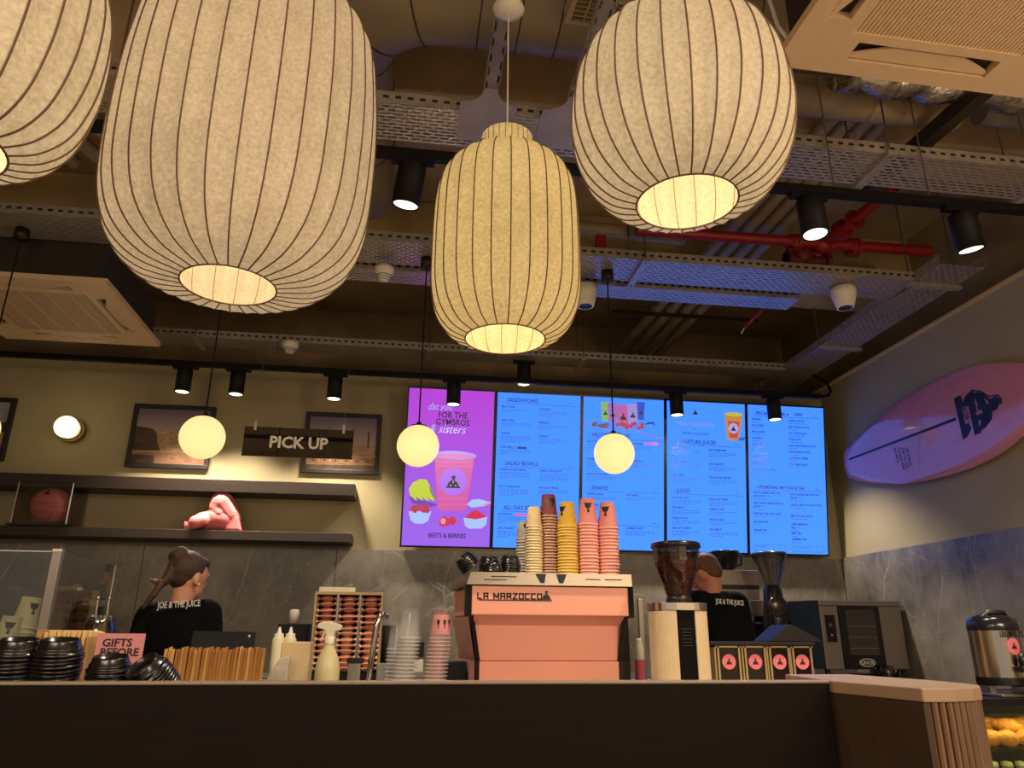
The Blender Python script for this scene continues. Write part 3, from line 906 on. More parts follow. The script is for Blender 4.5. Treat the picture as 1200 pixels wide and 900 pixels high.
# ================================================================== framed pictures
FRM = mat('dark_frame', '1c130e', 0.45)
DUSK = [emit_ for emit_ in ()]
def grad(name, c0, c1, z0, z1, em=0.0):
    m = bpy.data.materials.new(name)
    m.use_nodes = True
    nt = m.node_tree
    b = nt.nodes['Principled BSDF']
    b.inputs['Roughness'].default_value = 0.25
    tc = nt.nodes.new('ShaderNodeTexCoord')
    sp = nt.nodes.new('ShaderNodeSeparateXYZ')
    mr = nt.nodes.new('ShaderNodeMapRange')
    mr.inputs['From Min'].default_value = z0
    mr.inputs['From Max'].default_value = z1
    rp = nt.nodes.new('ShaderNodeValToRGB')
    rp.color_ramp.elements[0].color = lin(c0) + (1,)
    rp.color_ramp.elements[1].color = lin(c1) + (1,)
    nt.links.new(tc.outputs['Object'], sp.inputs[0])
    nt.links.new(sp.outputs['Z'], mr.inputs['Value'])
    nt.links.new(mr.outputs[0], rp.inputs[0])
    if em:
        e = nt.nodes.new('ShaderNodeEmission')
        e.inputs['Strength'].default_value = em
        nt.links.new(rp.outputs[0], e.inputs['Color'])
        nt.links.new(e.outputs[0], nt.nodes['Material Output'].inputs[0])
    else:
        nt.links.new(rp.outputs[0], b.inputs['Base Color'])
    return m
SKY = grad('picture_sky', 'b39a94', '5d5670', 0.0, 0.22)
PROCK = mat('picture_pale_rock', 'b08d66', 0.3, 0, 0.3, 16, stretch=(1, 1, 3))
PDARK = mat('picture_dark_rock', '4a3b2c', 0.3, 0, 0.4, 20)
PSAND = mat('picture_ground', '8a6750', 0.3, 0, 0.35, 25, stretch=(1, 1, 6))
PBLUE = mat('picture_pale_sky', '8f9296', 0.3)
def jag(x0, x1, z, amp, n, seed):
    r = random.Random(seed)
    return [(x0 + (x1 - x0) * i / n, z + r.uniform(-amp, amp)) for i in range(n + 1)]
def picture(label, xc, zc, wd, ht, kind):
    o = empty('framed_picture', (xc, YW - .002, zc), label=label, cat='picture', group='framed landscape pictures')
    a, b, t = wd / 2, ht / 2, .032
    mb = MB().box(-a, a, -.03, 0, b - t, b).box(-a, a, -.03, 0, -b, -b + t).box(-a, -a + t, -.03, 0, -b + t, b - t).box(a - t, a, -.03, 0, -b + t, b - t)
    mb.build('frame', FRM, o, bevel=.003)
    MB().box(-a + t, a - t, -.012, -.004, -b + t, b - t).build('print', SKY if kind < 2 else PBLUE, o)
    p, q = a - t, b - t
    y = -.0125
    m = MB()
    if kind == 0:
        ridge = [(-p, -.02)] + jag(-p * .5, p, .045, .012, 12, 3)
        m.flat([(-p, -q), (p, -q)] + ridge[::-1], y, 0)
        m.flat([(-p, -q * .62), (p, -q * .55), (p, -q), (-p, -q)], y - .0004, 2)
        m.flat([(-p, -q * .55), (-p * .25, -q * .52), (-p * .36, -q * .2), (-p * .42, .03), (-p * .55, .055), (-p * .8, .065), (-p, .07)][::1], y - .0008, 1)
        m.flat([(-p, -q), (-p * .35, -q), (-p * .4, -q * .7), (-p, -q * .68)], y - .001, 1)
        for i in range(9): m.rect(-p * .2 + .04 * i, -p * .2 + .04 * i + .008, -.03 + .012 * (i % 3), -.02 + .012 * (i % 3), y - .0009, 1)
    elif kind == 1:
        m.flat([(-p, -q), (p, -q)] + jag(-p, p, -.03, .012, 14, 5)[::-1], y, 0)
        m.flat([(p * .4, -.05), (p, -.05), (p, .01), (p * .8, -.005), (p * .6, -.012), (p * .4, -.02)], y - .0003, 0)
        m.flat([(-p, -q * .9), (p, -q * .86), (p, -q * .55), (-p, -q * .5)], y - .0006, 2)
        m.rect(p * .74, p * .79, -.03, .10, y - .0006, 1)
        m.flat([(-p, -q), (p, -q), (p, -q * .8), (-p, -q * .84)], y - .0008, 1)
        for x in (-.42, .3): m.rect(p * x, p * x + .006, .06, .13, y - .0006, 1)
        for i in range(12): m.rect(-p + .04 * i + .005, -p + .04 * i + .02, -q * .7, -q * .62, y - .0009, 1 if i % 2 else 0)
    else:
        m.flat([(-p, -q), (p, -q)] + jag(-p, p, .0, .02, 10, 8)[::-1], y, 0)
        m.flat([(-p, -q * .3), (p, -q * .1), (p, .06), (p * .7, .03), (p * .3, -.02)], y - .0004, 1)
    m.build('landscape', [PROCK, PDARK, PSAND], o)
picture('first wide framed picture of rock dwellings, partly behind a globe pendant', -1.754, 2.617, .578, .478, 0)
picture('framed picture of ruins behind the pick up sign', -.52, 2.617, .57, .472, 1)
picture('framed picture cut off by the left edge beyond the wall lamp', -3.14, 2.622, .57, .465, 2)

# ================================================================== hanging sign
sg = empty('hanging_sign', (-.738, 4.9, 2.44), label='dark glossy acrylic hanging sign lettered PICK UP in white', cat='sign')
SGM = mat('dark_glossy_acrylic', '1d1712', 0.03, 0, spec=1.0, coat=1.0)
MB().box(-.352, .352, -.004, .004, -.098, .098).build('panel', SGM, sg)
text('lettering', 'PICK UP', mat('white_lettering', 'f2ece0', 0.6), sg, (.0, -.0055, -.036), .106, align='CENTER', bold=.0034, sx=.98)
for x in (-.285, .285):
    MB().box(x - .008, x + .008, -.009, .009, .075, .135).build('clip', STEEL, sg)
    MB().cyl((x, 0, .13), (x, 0, 1.66), .0013, n=5).build('wire', RODM, sg)

# ================================================================== basketball in its case, boxing gloves
PINK = mat('pink_leather', 'd8707e', 0.5, 0, 0.06, 40, 0.25, 160)
bb = empty('basketball', (-2.42, 5.455, 1.917 + .017 + .13), (0, 0, .1), label='pink basketball with black emblem inside the clear case', cat='ball')
MB().sph((0, 0, 0), .125, 32, 20).build('ball', PINK, bb)
SEAM = mat('pale_pink_seam', 'eba8ae', 0.5)
for k in range(3):
    pts = []
    for j in range(48):
        a = 2 * math.pi * j / 48
        if k == 0: q = Vector((math.cos(a), math.sin(a), .25))
        elif k == 1: q = Vector((math.cos(a), math.sin(a), -.34))
        else: q = Vector((.45 + .3 * math.cos(2 * a), math.cos(a), math.sin(a)))
        pts.append(q.normalized() * .1252)
    MB().tube(pts, .0022, 5, closed=True).build('seam', SEAM, bb)
mb = MB()
def onball(a, b):  # decal point pressed on the sphere, facing the front
    v = Vector((a, -math.sqrt(max(0, .1262 ** 2 - a * a - b * b)), b)); return v
for p_ in EMB:
    for poly in strips(p_, .15): mb.add([onball(-.01 + x * .036, .078 + z * .04) for x, z in poly], [tuple(range(len(poly)))], 0)
mb.tube([onball(-.06 + .008 * i, -.005 + .012 * math.sin(i * 1.7) * (1 if i % 3 else .3)) for i in range(13)], .0012, 4)
mb.build('emblem_print', mat('black_print', '120e0e', 0.5), bb)
GL = glass('clear_acrylic', 'f4f2ee', 0.03)
cs = empty('display_case', (-2.42, 5.455, 1.917), label='clear acrylic display case around the pink basketball', cat='display case')
wd, dp, hh, t = .17, .135, .285, .005
MB().box(-wd - .03, wd + .03, -dp, dp, 0, .012).build('base', glass('clear_acrylic_base', 'd8d4cc', 0.1), cs)
MB().box(-wd, wd, -dp, -dp + t, .012, hh).build('pane', GL, cs)
MB().box(-wd, -wd + t, -dp + t, dp - t, .012, hh).build('pane', GL, cs)
MB().box(wd - t, wd, -dp + t, dp - t, .012, hh).build('pane', GL, cs)
MB().box(-wd, wd, dp - t, dp, .012, hh).build('pane', GL, cs)
MB().box(-wd, wd, -dp, dp, hh, hh + t).build('pane', GL, cs)
eg = mat('acrylic_edge', 'b9b4a8', 0.2)
for x in (-wd, wd): MB().box(x - .003, x + .003, -dp - .001, -dp + .004, .012, hh).build('edge', eg, cs)
MB().tube([(.085 * math.cos(2 * math.pi * j / 30), .085 * math.sin(2 * math.pi * j / 30), .02) for j in range(30)], .006, 6, closed=True).build('ball_ring', GL, cs)
def remesh(mb, name, m, parent, vox, sm=4, loc=None, rot=None):
    o = mb.build(name, m, parent, loc, rot)
    r = o.modifiers.new('remesh', 'REMESH')
    r.mode = 'VOXEL'
    r.voxel_size = vox
    r.use_smooth_shade = True
    s = o.modifiers.new('smooth', 'SMOOTH')
    s.factor = 0.5
    s.iterations = sm
    return o
def bone(mb, pts, rad, n=14):
    """rounded tapered limb through the points"""
    for i in range(len(pts) - 1):
        mb.tube([pts[i], pts[i + 1]], [rad[i], rad[i + 1]], n)
    for p, r in zip(pts, rad):
        mb.sph(p, r, n, 8)
    return mb
GLV = mat('pink_glove_leather', 'e27a7c', 0.38, 0, 0.05, 12)
g1 = empty('boxing_glove', (-1.36, 5.43, 1.917), label='pink boxing glove lying on its side on the lower shelf', cat='boxing glove', group='pink boxing gloves')
mb = MB(); mb.sph((.06, 0, .082), (.12, .085, .08), 20, 12, rot=Euler((0, .1, 0))); mb.sph((-.02, 0, .07), (.1, .08, .068), 18, 10)
bone(mb, [(-.03, -.075, .06), (-.075, -.085, .048)], [.04, .047])
bone(mb, [(-.06, .02, .05), (-.135, .02, .04)], [.045, .036])
remesh(mb, 'padding', GLV, g1, .006, 3)
mb = MB().cyl((-.125, .02, .04), (-.165, .02, .036), .036, .04, n=20); mb.build('cuff', GLV, g1)
MB().tube([(-.02, -.09, .02), (-.005, -.092, .05), (-.02, -.088, .08)], .004, 6).build('seam', mat('glove_seam', '7a2c33', 0.6), g1)
g2 = empty('boxing_glove', (-1.21, 5.43, 1.917), label='pink boxing glove standing on its cuff leaning over the other', cat='boxing glove', group='pink boxing gloves')
mb = MB(); mb.sph((-.09, 0, .185), (.085, .078, .092), 20, 12, rot=Euler((0, -.4, 0)))
bone(mb, [(-.085, 0, .19), (-.02, 0, .105), (.0, 0, .09)], [.085, .07, .058])
bone(mb, [(-.125, -.03, .165), (-.085, -.05, .115)], [.04, .036])
remesh(mb, 'padding', GLV, g2, .006, 3)
mb = MB().add([(-.04, -.06, 0.0), (.075, -.06, 0.0), (.075, .06, 0), (-.04, .06, 0), (-.048, -.055, .098), (.04, -.055, .105), (.04, .055, .105), (-.048, .055, .098)],
              [(0, 3, 2, 1), (4, 5, 6, 7), (0, 1, 5, 4), (1, 2, 6, 5), (2, 3, 7, 6), (3, 0, 4, 7)])
mb.build('cuff', GLV, g2, bevel=.015, seg=3)

# ================================================================== surfboard on the right wall
t0, t1 = Vector((5.258, 2.53)), Vector((3.22, 2.545))      # tail and nose on the wall (Y, Z)
ax = (t1 - t0).normalized(); nz_ = Vector((-ax.y, ax.x))    # points down for this heading
SL = (t1 - t0).length
sb = empty('surfboard', (XW - .055, t0.x, t0.y), label='pink surfboard with black emblem mounted on the right wall', cat='surfboard')
wprof = [(0, .098), (.004, .114), (.05, .150), (.12, .195), (.22, .245), (.31, .28), (.42, .303), (.54, .312), (.65, .303), (.75, .272), (.85, .200), (.92, .135), (.97, .07), (.992, .03), (1.0, .004)]
wp = smooth_prof(wprof, 4)
vs, fs = [], []
secs = 14
for (t, hw) in wp:
    s_ = t * SL
    zc = .0
    for j in range(secs):
        a = 2 * math.pi * j / secs
        hx = math.copysign(abs(math.cos(a)) ** .8, math.cos(a)) * hw
        th = .032 * min(1, (hw / .12) ** .6 if hw < .12 else 1)
        xx = math.copysign(abs(math.sin(a)) ** .75, math.sin(a)) * th
        vs.append((xx, s_ * ax.x + hx * nz_.x * -1, s_ * ax.y + hx * nz_.y * -1))
m_ = len(wp)
for i in range(m_ - 1):
    for j in range(secs):
        fs.append((i * secs + j, i * secs + (j + 1) % secs, (i + 1) * secs + (j + 1) % secs, (i + 1) * secs + j))
fs.append(tuple(range(secs)))
fs.append(tuple((m_ - 1) * secs + j for j in range(secs))[::-1])
bd = MB().add(vs, fs, 0, True).build('board', mat('pink_gloss_resin', 'c98598', 0.16, coat=.6), sb)
bd.modifiers.new('es', 'EDGE_SPLIT').split_angle = 1.0
PRN = mat('black_print', '120e0e', 0.5)
def onboard(Y, Z, x=-.0335): return (x, Y - t0.x, Z - t0.y)
def wallpoly(mb, pts, x, mi=0): mb.add([onboard(a, b, x) for a, b in pts], [tuple(range(len(pts)))], mi)
def cpx(x, y): q = atx(960 + x / 3.4625, 400 + y / 3.4625, XW - .09); return (q.y, q.z)
mb = MB()
wallpoly(mb, [cpx(120, 475), cpx(553, 308), cpx(553, 321), cpx(120, 483)], -.0335)
mb.build('centre_stripe', PRN, sb)
mb = MB()
for poly in ([(545, 232), (572, 218), (612, 345), (618, 350), (600, 385), (583, 400)],
             [(578, 265), (590, 225), (617, 196), (622, 197), (655, 372), (630, 380), (615, 312), (605, 262)],
             [(622, 215), (640, 205), (665, 212), (690, 235), (715, 222), (735, 235), (722, 275), (700, 285), (700, 315), (672, 350), (655, 362), (645, 320), (640, 250)]):
    wallpoly(mb, [cpx(*q) for q in poly], -.0335)
mb.build('emblem_print', PRN, sb)
mb = MB()
for poly in ([(578, 268), (600, 262), (613, 330), (592, 335)], [(628, 245), (642, 248), (636, 262)], [(632, 290), (655, 275), (665, 290), (640, 298)], [(645, 320), (655, 318), (655, 340), (648, 342)], [(668, 228), (682, 240), (690, 256), (676, 250)]):
    wallpoly(mb, [cpx(*q) for q in poly], -.0342)
mb.build('emblem_gaps', mat('pink_print', 'b07088', 0.4), sb)
mb = MB()
mb.tube([onboard(*cpx(*q), -.0338) for q in ((622, 198), (655, 203), (690, 225), (705, 220), (725, 218), (738, 235), (735, 255))], .0035, 5)
mb.build('emblem_line', PRN, sb)
q = cpx(598, 298)
text('lettering', 'JUICER', PRN, sb, onboard(q[0] + .028, q[1] + .075, -.0346), .045, rot=(math.pi / 2 , math.pi * .47, -math.pi / 2), sx=.8, bold=.001)
for i, s_ in enumerate(("Life is better", "when you surf.", "Find your wave", "and ride it.")):
    q = cpx(348 - i * 16, 432)
    text('lettering', s_, PRN, sb, onboard(q[0], q[1], -.0338), .042, rot=(math.pi / 2, math.pi * .46, -math.pi / 2), sx=.62, shear=.3)
for tt in (.12, .8):
    MB().cyl((.0, SL * tt * ax.x, 0), (.054, SL * tt * ax.x, 0), .02, n=12).build('wall_peg', STEEL, sb)
# ================================================================== five menu screens
PW, PH = .666, 1.178
TILT = 10 * D2R
SX0, SYB, SZB = -.048, 5.50, 1.845
BLUE = grad('screen_blue', '3f7ecf', '3a78cf', 0, 1.15, 1.62)
for e_ in BLUE.node_tree.nodes['Color Ramp'].color_ramp.elements: e_.color = (e_.color[0], e_.color[1], 1.0, 1)
MAGENTA = grad('screen_magenta', 'a86cf7', 'c24be0', .15, 1.15, .92)
NAVY = emit('screen_navy', '1d3f86', .8)
NAVY2 = emit('screen_soft_blue', '2c66bd', .9)
SBLK = emit('screen_black', '1a1026', .6)
SWHITE = emit('screen_pale', 'a9b8ff', .95)
BEZ = mat('black_bezel', '0b0a0c', 0.3)
def scr(label, k):
    o = empty('menu_screen', (SX0 + PW * (k + .5), SYB, SZB), (TILT, 0, 0), label, 'menu screen', 'row of portrait menu screens')
    MB().box(-PW / 2 + .001, PW / 2 - .001, 0, .06, 0, PH).build('housing', BEZ, o)
    MB().box(-PW / 2 + .013, PW / 2 - .013, -.002, .0, .013, PH - .013).build('display', MAGENTA if k == 0 else BLUE, o)
    MB().cyl((0, .03, PH * .6), (0, .17 if k != 9 else .2, PH * .6), .04, n=10).build('wall_bracket', BLACKMATT, o)
    return o
W0, H0 = PW - .026, PH - .026
def uv(u, v): return (-PW / 2 + .013 + u * W0, .013 + (1 - v) * H0)
YP = -.0028
def T(o, s, u, v, size, m=None, **k):
    x, z = uv(u, v)
    return text(k.pop('name', 'menu_text'), s, m or NAVY, o, (x, YP, z), size, ext=.0002, **k)
def bars(mb, u, v, lines, seed, wmax=.36, lh=.0115):
    r = random.Random(seed)
    for i in range(lines):
        x = u
        lim = u + wmax * (1 if i < lines - 1 else r.uniform(.25, .7))
        while x < lim - .02:
            wd = r.uniform(.018, .06)
            wd = min(wd, lim - x)
            a = uv(x, v + i * lh); b_ = uv(x + wd, v + i * lh + .0045)
            mb.rect(a[0], b_[0], b_[1], a[1], YP, 0)
            x += wd + .012
def heading(o, s, u, v, size=.044, u1=.96, tick=True):
    if tick: T(o, 'the', u - .035, v - .001, .012, name='heading')
    T(o, s, u, v, size, name='heading', sx=.86, bold=.001)
    a, b_ = uv(u - .02, v + .010), uv(u1, v + .0125)
    MB().rect(a[0], b_[0], b_[1], a[1], YP).build('rule', NAVY, o)
    mb = MB(); bars(mb, u1 - .1, v - .008, 1, 5, .1); mb.build('small_print', NAVY2, o)
def items(o, lst, seed):
    sp = MB()
    for i, (u, v, s, nl) in enumerate(lst):
        T(o, s, u, v, .0225, sx=.82, bold=.0007)
        bars(sp, u, v + .011, nl, seed * 50 + i)
    b = sp.build('small_print', NAVY2, o)
    b['kind'] = 'stuff'
# --- screen one: the pink drink
s1 = scr('leftmost portrait screen, magenta, showing a pink drink and fruit', 0)
T(s1, 'dat you', .22, .135, .075, SWHITE, name='script', shear=.35, sx=.8)
T(s1, 'FOR THE', .52, .185, .066, SBLK, name='heading', align='CENTER', bold=.0009, sx=.84)
T(s1, 'GYMBROS', .52, .232, .066, SBLK, name='heading', align='CENTER', bold=.0009, sx=.84)
T(s1, '& sisters', .24, .283, .088, SWHITE, name='script', shear=.35, sx=.9)
T(s1, 'BEETS & BERRIES', .51, .948, .046, SBLK, name='caption', align='CENTER', bold=.0008, sx=.82)
CP = [emit('screen_cup_pink', 'd957a8', .95), emit('screen_cup_lip', '9f8af5', 1.0), emit('screen_cup_light', 'e06cc0', .95), emit('screen_cup_badge', 'b56cf5', .95), SBLK, emit('screen_cup_white', 'c9c0ff', .9)]
mb = MB()
def uvp(mb, pts, y, mi): mb.flat([uv(*p) for p in pts], y, mi)
uvp(mb, [(.33, .44), (.79, .43), (.72, .765), (.66, .78), (.42, .78), (.385, .765)], YP, 0)
def uve(mb, u, v, ru, rv, y, mi, n=22): mb.flat([uv(u + ru * math.cos(2 * math.pi * i / n), v + rv * math.sin(2 * math.pi * i / n)) for i in range(n)], y, mi)
uve(mb, .56, .425, .255, .028, YP - .0003, 1)
uve(mb, .56, .43, .225, .015, YP - .0006, 2)
for v in (.47, .495, .7, .74): uvp(mb, [(.345 + (v - .44) * .16, v), (.78 - (v - .44) * .2, v - .005), (.78 - (v - .44) * .2, v), (.345 + (v - .44) * .16, v + .006)], YP - .0005, 2)
uve(mb, .555, .595, .165, .088, YP - .0006, 3)
x, z = uv(.555, .6)
emblem(mb, x, z, .085, YP - .0009, 4, 5)
mb.build('drink_picture', CP, s1)
FR = [emit('screen_banana', 'c9d83a', .9), emit('screen_banana_shade', '8ba02c', .8), emit('screen_bowl', 'a8c2ff', 1.0), emit('screen_berry', 'b8344a', .9), emit('screen_red', 'd8264a', .95), emit('screen_cream', 'e8a0b0', .9), emit('screen_shadow', '7a3fc0', .8)]
mb = MB()
uvp(mb, [(.05, .695), (.34, .735), (.4, .745), (.3, .76), (.1, .74)], YP, 6)
for i in range(4):
    a = i * .055
    uvp(mb, [(.17 + a * .3, .585), (.2 + a * .3, .588), (.13 + a, .63), (.13 + a * 1.2, .67), (.16 + a * 1.25, .715), (.14 + a * 1.2, .72), (.07 + a, .69), (.05 + a, .65), (.09 + a * .8, .61)], YP - .0003 * (i + 1), 0)
    uvp(mb, [(.13 + a, .63), (.13 + a * 1.2, .67), (.16 + a * 1.25, .715), (.15 + a * 1.22, .717), (.11 + a * 1.15, .67), (.115 + a, .63)], YP - .0003 * (i + 1) - .0001, 1)
uvp(mb, [(.06, .79), (.32, .785), (.29, .845), (.23, .865), (.14, .865), (.09, .845)], YP - .0002, 2)
r = random.Random(4)
for i in range(26): uve(mb, r.uniform(.09, .29), r.uniform(.755, .79), .024, .012, YP - .0004 - i * .00002, 3 if i % 3 else 4, 8)
uvp(mb, [(.42, .84), (.46, .81), (.53, .83), (.53, .87), (.46, .88), (.41, .865)], YP - .0002, 4)
uve(mb, .46, .845, .03, .02, YP - .0004, 5, 12)
uve(mb, .565, .84, .04, .028, YP - .0003, 4, 12)
uvp(mb, [(.69, .82), (.965, .81), (.955, .86), (.9, .885), (.76, .888), (.71, .87)], YP - .0002, 2)
uvp(mb, [(.7, .82), (.76, .79), (.82, .768), (.88, .78), (.955, .812), (.83, .828)], YP - .0005, 4)
uvp(mb, [(.72, .735), (.78, .705), (.86, .7), (.95, .71), (1.0, .725), (.9, .745), (.78, .755)], YP - .0002, 2)
uvp(mb, [(.9, .735), (1.0, .708), (1.0, .72), (.92, .748)], YP - .0004, 5)
mb.build('fruit_picture', FR, s1)
# --- screen two
s2 = scr('second screen from the left, blue menu headed SANDWICHES', 1)
heading(s2, 'SANDWICHES', .11, .06)
items(s2, [(.05, .1, 'SPICY TUNA', 2), (.5, .105, 'AVOCADO', 3), (.05, .19, "JOE'S TUNA", 3), (.5, .195, 'SERRANO', 3), (.05, .275, 'TURKEY', 4), (.5, .285, 'CAPRESE', 3), (.05, .365, 'PORTOBELLO', 3)], 1)
a = uv(.25, .352); b_ = uv(.36, .368)
MB().rect(a[0], b_[0], b_[1], a[1], YP).build('badge', NAVY, s2)
heading(s2, 'SALAD BOWLS', .11, .475)
items(s2, [(.05, .51, 'GREEN CHICKEN BOWL', 4), (.52, .51, 'GREEN TUNA BOWL', 5), (.05, .62, 'SPICY TUNA BOWL', 4), (.52, .62, 'AVOCADO BOWL', 3)], 2)
heading(s2, 'ALL DAY BREAKFAST', .11, .76)
items(s2, [(.05, .795, 'ACAI BOWL', 4), (.05, .885, "JOE'S YOGURT", 4), (.52, .8, 'OAT BOWL', 3)], 3)
a = uv(.24, .783); b_ = uv(.42, .8)
MB().rect(a[0], b_[0], b_[1], a[1], YP).build('badge', emit('screen_pink_badge', 'd86ac8', .9), s2)
# --- screen three
s3 = scr('middle blue menu screen headed PROTEIN, partly behind a globe', 2)
PC = [emit('screen_green_cup', '8ac078', .8), emit('screen_violet_cup', '9a6fc8', .85), emit('screen_magenta_cup', 'c05aa8', .9), emit('screen_lilac_cup', 'a090e0', .9), emit('screen_blue_bottle', '1c4fc8', .9), SBLK, emit('screen_red_fruit', 'c03a58', .85), emit('screen_orange_line', 'b07a6a', .8), emit('screen_brown', '7a5a78', .8)]
mb = MB()
uvp(mb, [(0, .165), (.3, .215), (.62, .205), (.85, .245), (1, .26), (1, .264), (.84, .25), (.62, .21), (.3, .22), (0, .169)], YP, 7)
for u, v0, v1, hw, mi in ((.27, .03, .16, .06, 0), (.36, .035, .17, .065, 1), (.49, .045, .19, .09, 2), (.61, .035, .17, .075, 3), (.71, .02, .14, .05, 4)):
    uvp(mb, [(u - hw, v0), (u + hw, v0), (u + hw * .75, v1), (u - hw * .75, v1)], YP - .0004 - .0002 * mi, mi)
    x, z = uv(u, (v0 + v1) / 2 + .01)
    emblem(mb, x, z, hw * .5, YP - .0018, 5)
for i in range(16): uve(mb, random.uniform(.12, .32), random.uniform(.17, .2), .03, .008, YP - .0019, 8, 8)
for i in range(12): uve(mb, random.uniform(.42, .74), random.uniform(.165, .2), .028, .014, YP - .002 - i * .00003, 6, 8)
for k in range(3): uvp(mb, [(.76 + .03 * k, .165 - .02 * k), (.88, .15 + .018 * k), (.885, .157 + .018 * k), (.765 + .03 * k, .172 - .02 * k)], YP - .002, 5)
mb.build('drinks_picture', PC, s3)
heading(s3, 'PROTEIN SHAKES', .11, .268)
items(s3, [(.05, .305, 'NUTTY BY NATURE', 4), (.56, .31, 'CLEAN START', 3), (.05, .42, 'THE MINDSET', 4), (.56, .425, 'POWER PACK', 3), (.05, .52, 'CHOCOLATE CAKE', 3)], 4)
a = uv(.76, .29); b_ = uv(.93, .307)
MB().rect(a[0], b_[0], b_[1], a[1], YP).build('badge', emit('screen_pink_badge', 'd86ac8', .9), s3)
heading(s3, 'SHAKES', .11, .615)
items(s3, [(.06, .65, 'POWER SHAKE', 3), (.53, .65, 'AVO SHAKE', 2), (.06, .72, 'JOE SHAKE', 2)], 5)
heading(s3, 'SHOTS', .11, .83)
items(s3, [(.06, .865, 'GINGER SHOT', 3), (.53, .865, 'TURMERIC SHOT', 3), (.06, .94, 'BOOSTERS', 2)], 6)
# --- screen four
s4 = scr('fourth screen from the left, blue menu headed SIGNATURE JUICES', 3)
OC = [emit('screen_orange_cup', 'c88a3a', .95), emit('screen_cup_red', 'c84a50', .9), emit('screen_yellow_rim', 'c8b84a', .95), emit('screen_badge_pale', 'b8a8e8', .9), SBLK, NAVY2]
mb = MB()
uvp(mb, [(.74, .07), (.97, .075), (.92, .24), (.88, .252), (.79, .25), (.765, .238)], YP - .0003, 0)
uvp(mb, [(.78, .12), (.93, .122), (.9, .236), (.8, .234)], YP - .0005, 1)
uve(mb, .855, .073, .115, .014, YP - .0006, 2)
uve(mb, .85, .17, .065, .036, YP - .0007, 3)
uvp(mb, [(.92, .23), (1.0, .225), (.99, .25), (.9, .252)], YP - .0001, 5)
x, z = uv(.85, .172); emblem(mb, x, z, .034, YP - .001, 4)
mb.build('juice_picture', OC, s4)
mb = MB(); x, z = uv(.36, .072); emblem(mb, x, z, .036, YP - .001, 0); mb.build('emblem_print', SBLK, s4)
T(s4, 'Nice + Refreshing', .36, .165, .052, emit('screen_tan', '8a90c8', .9), name='script', align='CENTER', sx=.8, bold=.0006)
T(s4, 'with', .36, .19, .018, name='script', align='CENTER')
T(s4, 'VEGAN COLLAGEN', .36, .225, .03, name='script', align='CENTER', sx=.85)
heading(s4, 'SIGNATURE JUICES', .12, .287)
items(s4, [(.06, .325, 'GREEN TONIC', 3), (.53, .33, "JOE'S GREEN MILE", 3), (.06, .415, 'GREEN SHIELD', 3), (.53, .425, "JOE'S IDENTITY", 3), (.06, .505, 'FEEL GOOD', 3), (.53, .515, 'HANGOVER HEAVEN', 3)], 7)
heading(s4, 'JUICES', .12, .615)
items(s4, [(.06, .655, 'GO AWAY DOC', 3), (.53, .66, 'PRINCE OF GREEN', 3), (.06, .72, 'IRON MAN', 3), (.53, .725, 'GREEN TONIC', 2), (.06, .79, 'STRESS DOWN', 3), (.53, .795, 'SPORTS JUICE', 2), (.06, .855, 'HELL OF A NERVE', 3), (.53, .86, 'PICK ME UP', 3)], 8)
# --- screen five
s5 = scr('rightmost blue menu screen headed SPECIALTY COFFEE', 4)
heading(s5, 'SPECIALTY COFFEE or', .1, .065, .034)
T(s5, 'ICED?', .62, .062, .03, bold=.0012, sx=.85)
L5 = [(.05, 'ESPRESSO'), (.05, 'JOE COFFEE'), (.05, 'MACCHIATO'), (.05, 'CORTADO'), (.05, 'FLAT WHITE'), (.05, 'LATTE'), (.05, 'CAPPUCCINO'), (.05, 'AMERICANO'), (.05, 'FILTER COFFEE / REFILL')]
R5 = ['VANILLA LATTE', "JOE'S VANILLA LATTE", 'HOT CHOCOLATE', 'CHAI LATTE', 'ICED CHAI VANILLA LATTE', 'ICED SHAKEN LATTE', 'ICED FRAP COFFEE', 'ICED AMERICANO']
items(s5, [(u, .105 + i * .043, s_, 1) for i, (u, s_) in enumerate(L5)] + [(.53, .105 + i * .043, s_, 1) for i, s_ in enumerate(R5)], 9)
heading(s5, 'CEREMONIAL MATCHA & TEA', .1, .57, .034)
items(s5, [(.05, .605, 'ICED BLUEBERRY MATCHA', 1), (.05, .63, 'OAT LATTE', 1), (.05, .675, 'ICED VANILLA MATCHA OAT', 1), (.05, .7, 'LATTE', 1), (.05, .745, 'ICED MATCHA OAT LATTE', 1), (.05, .8, 'BALANCE TEA', 1), (.05, .855, 'GINGER TEA', 1),
           (.53, .61, 'HOT ORANGE MATCHA OAT', 1), (.53, .635, 'LATTE', 1), (.53, .68, 'VANILLA MATCHA OAT LATTE', 1), (.53, .755, 'MATCHA OAT LATTE', 1), (.53, .81, 'SUPER IMMUNITY', 1), (.53, .835, 'TEA', 1), (.53, .87, 'MINT TEA', 1), (.53, .91, 'TURMERIC TEA', 1)], 10)
mb = MB()
for u0 in (.05, .54):
    for (a0, b0_, c0, d0) in ((u0, .945, u0 + .4, .947), (u0, .985, u0 + .4, .987), (u0, .945, u0 + .004, .987), (u0 + .396, .945, u0 + .4, .987)):
        a = uv(a0, b0_); b_ = uv(c0, d0); mb.rect(a[0], b_[0], b_[1], a[1], YP)
mb.build('rule', NAVY2, s5)
T(s5, 'EXTRA SHOT', .07, .962, .015); T(s5, 'OAT OR SOY MILK', .56, .962, .015)
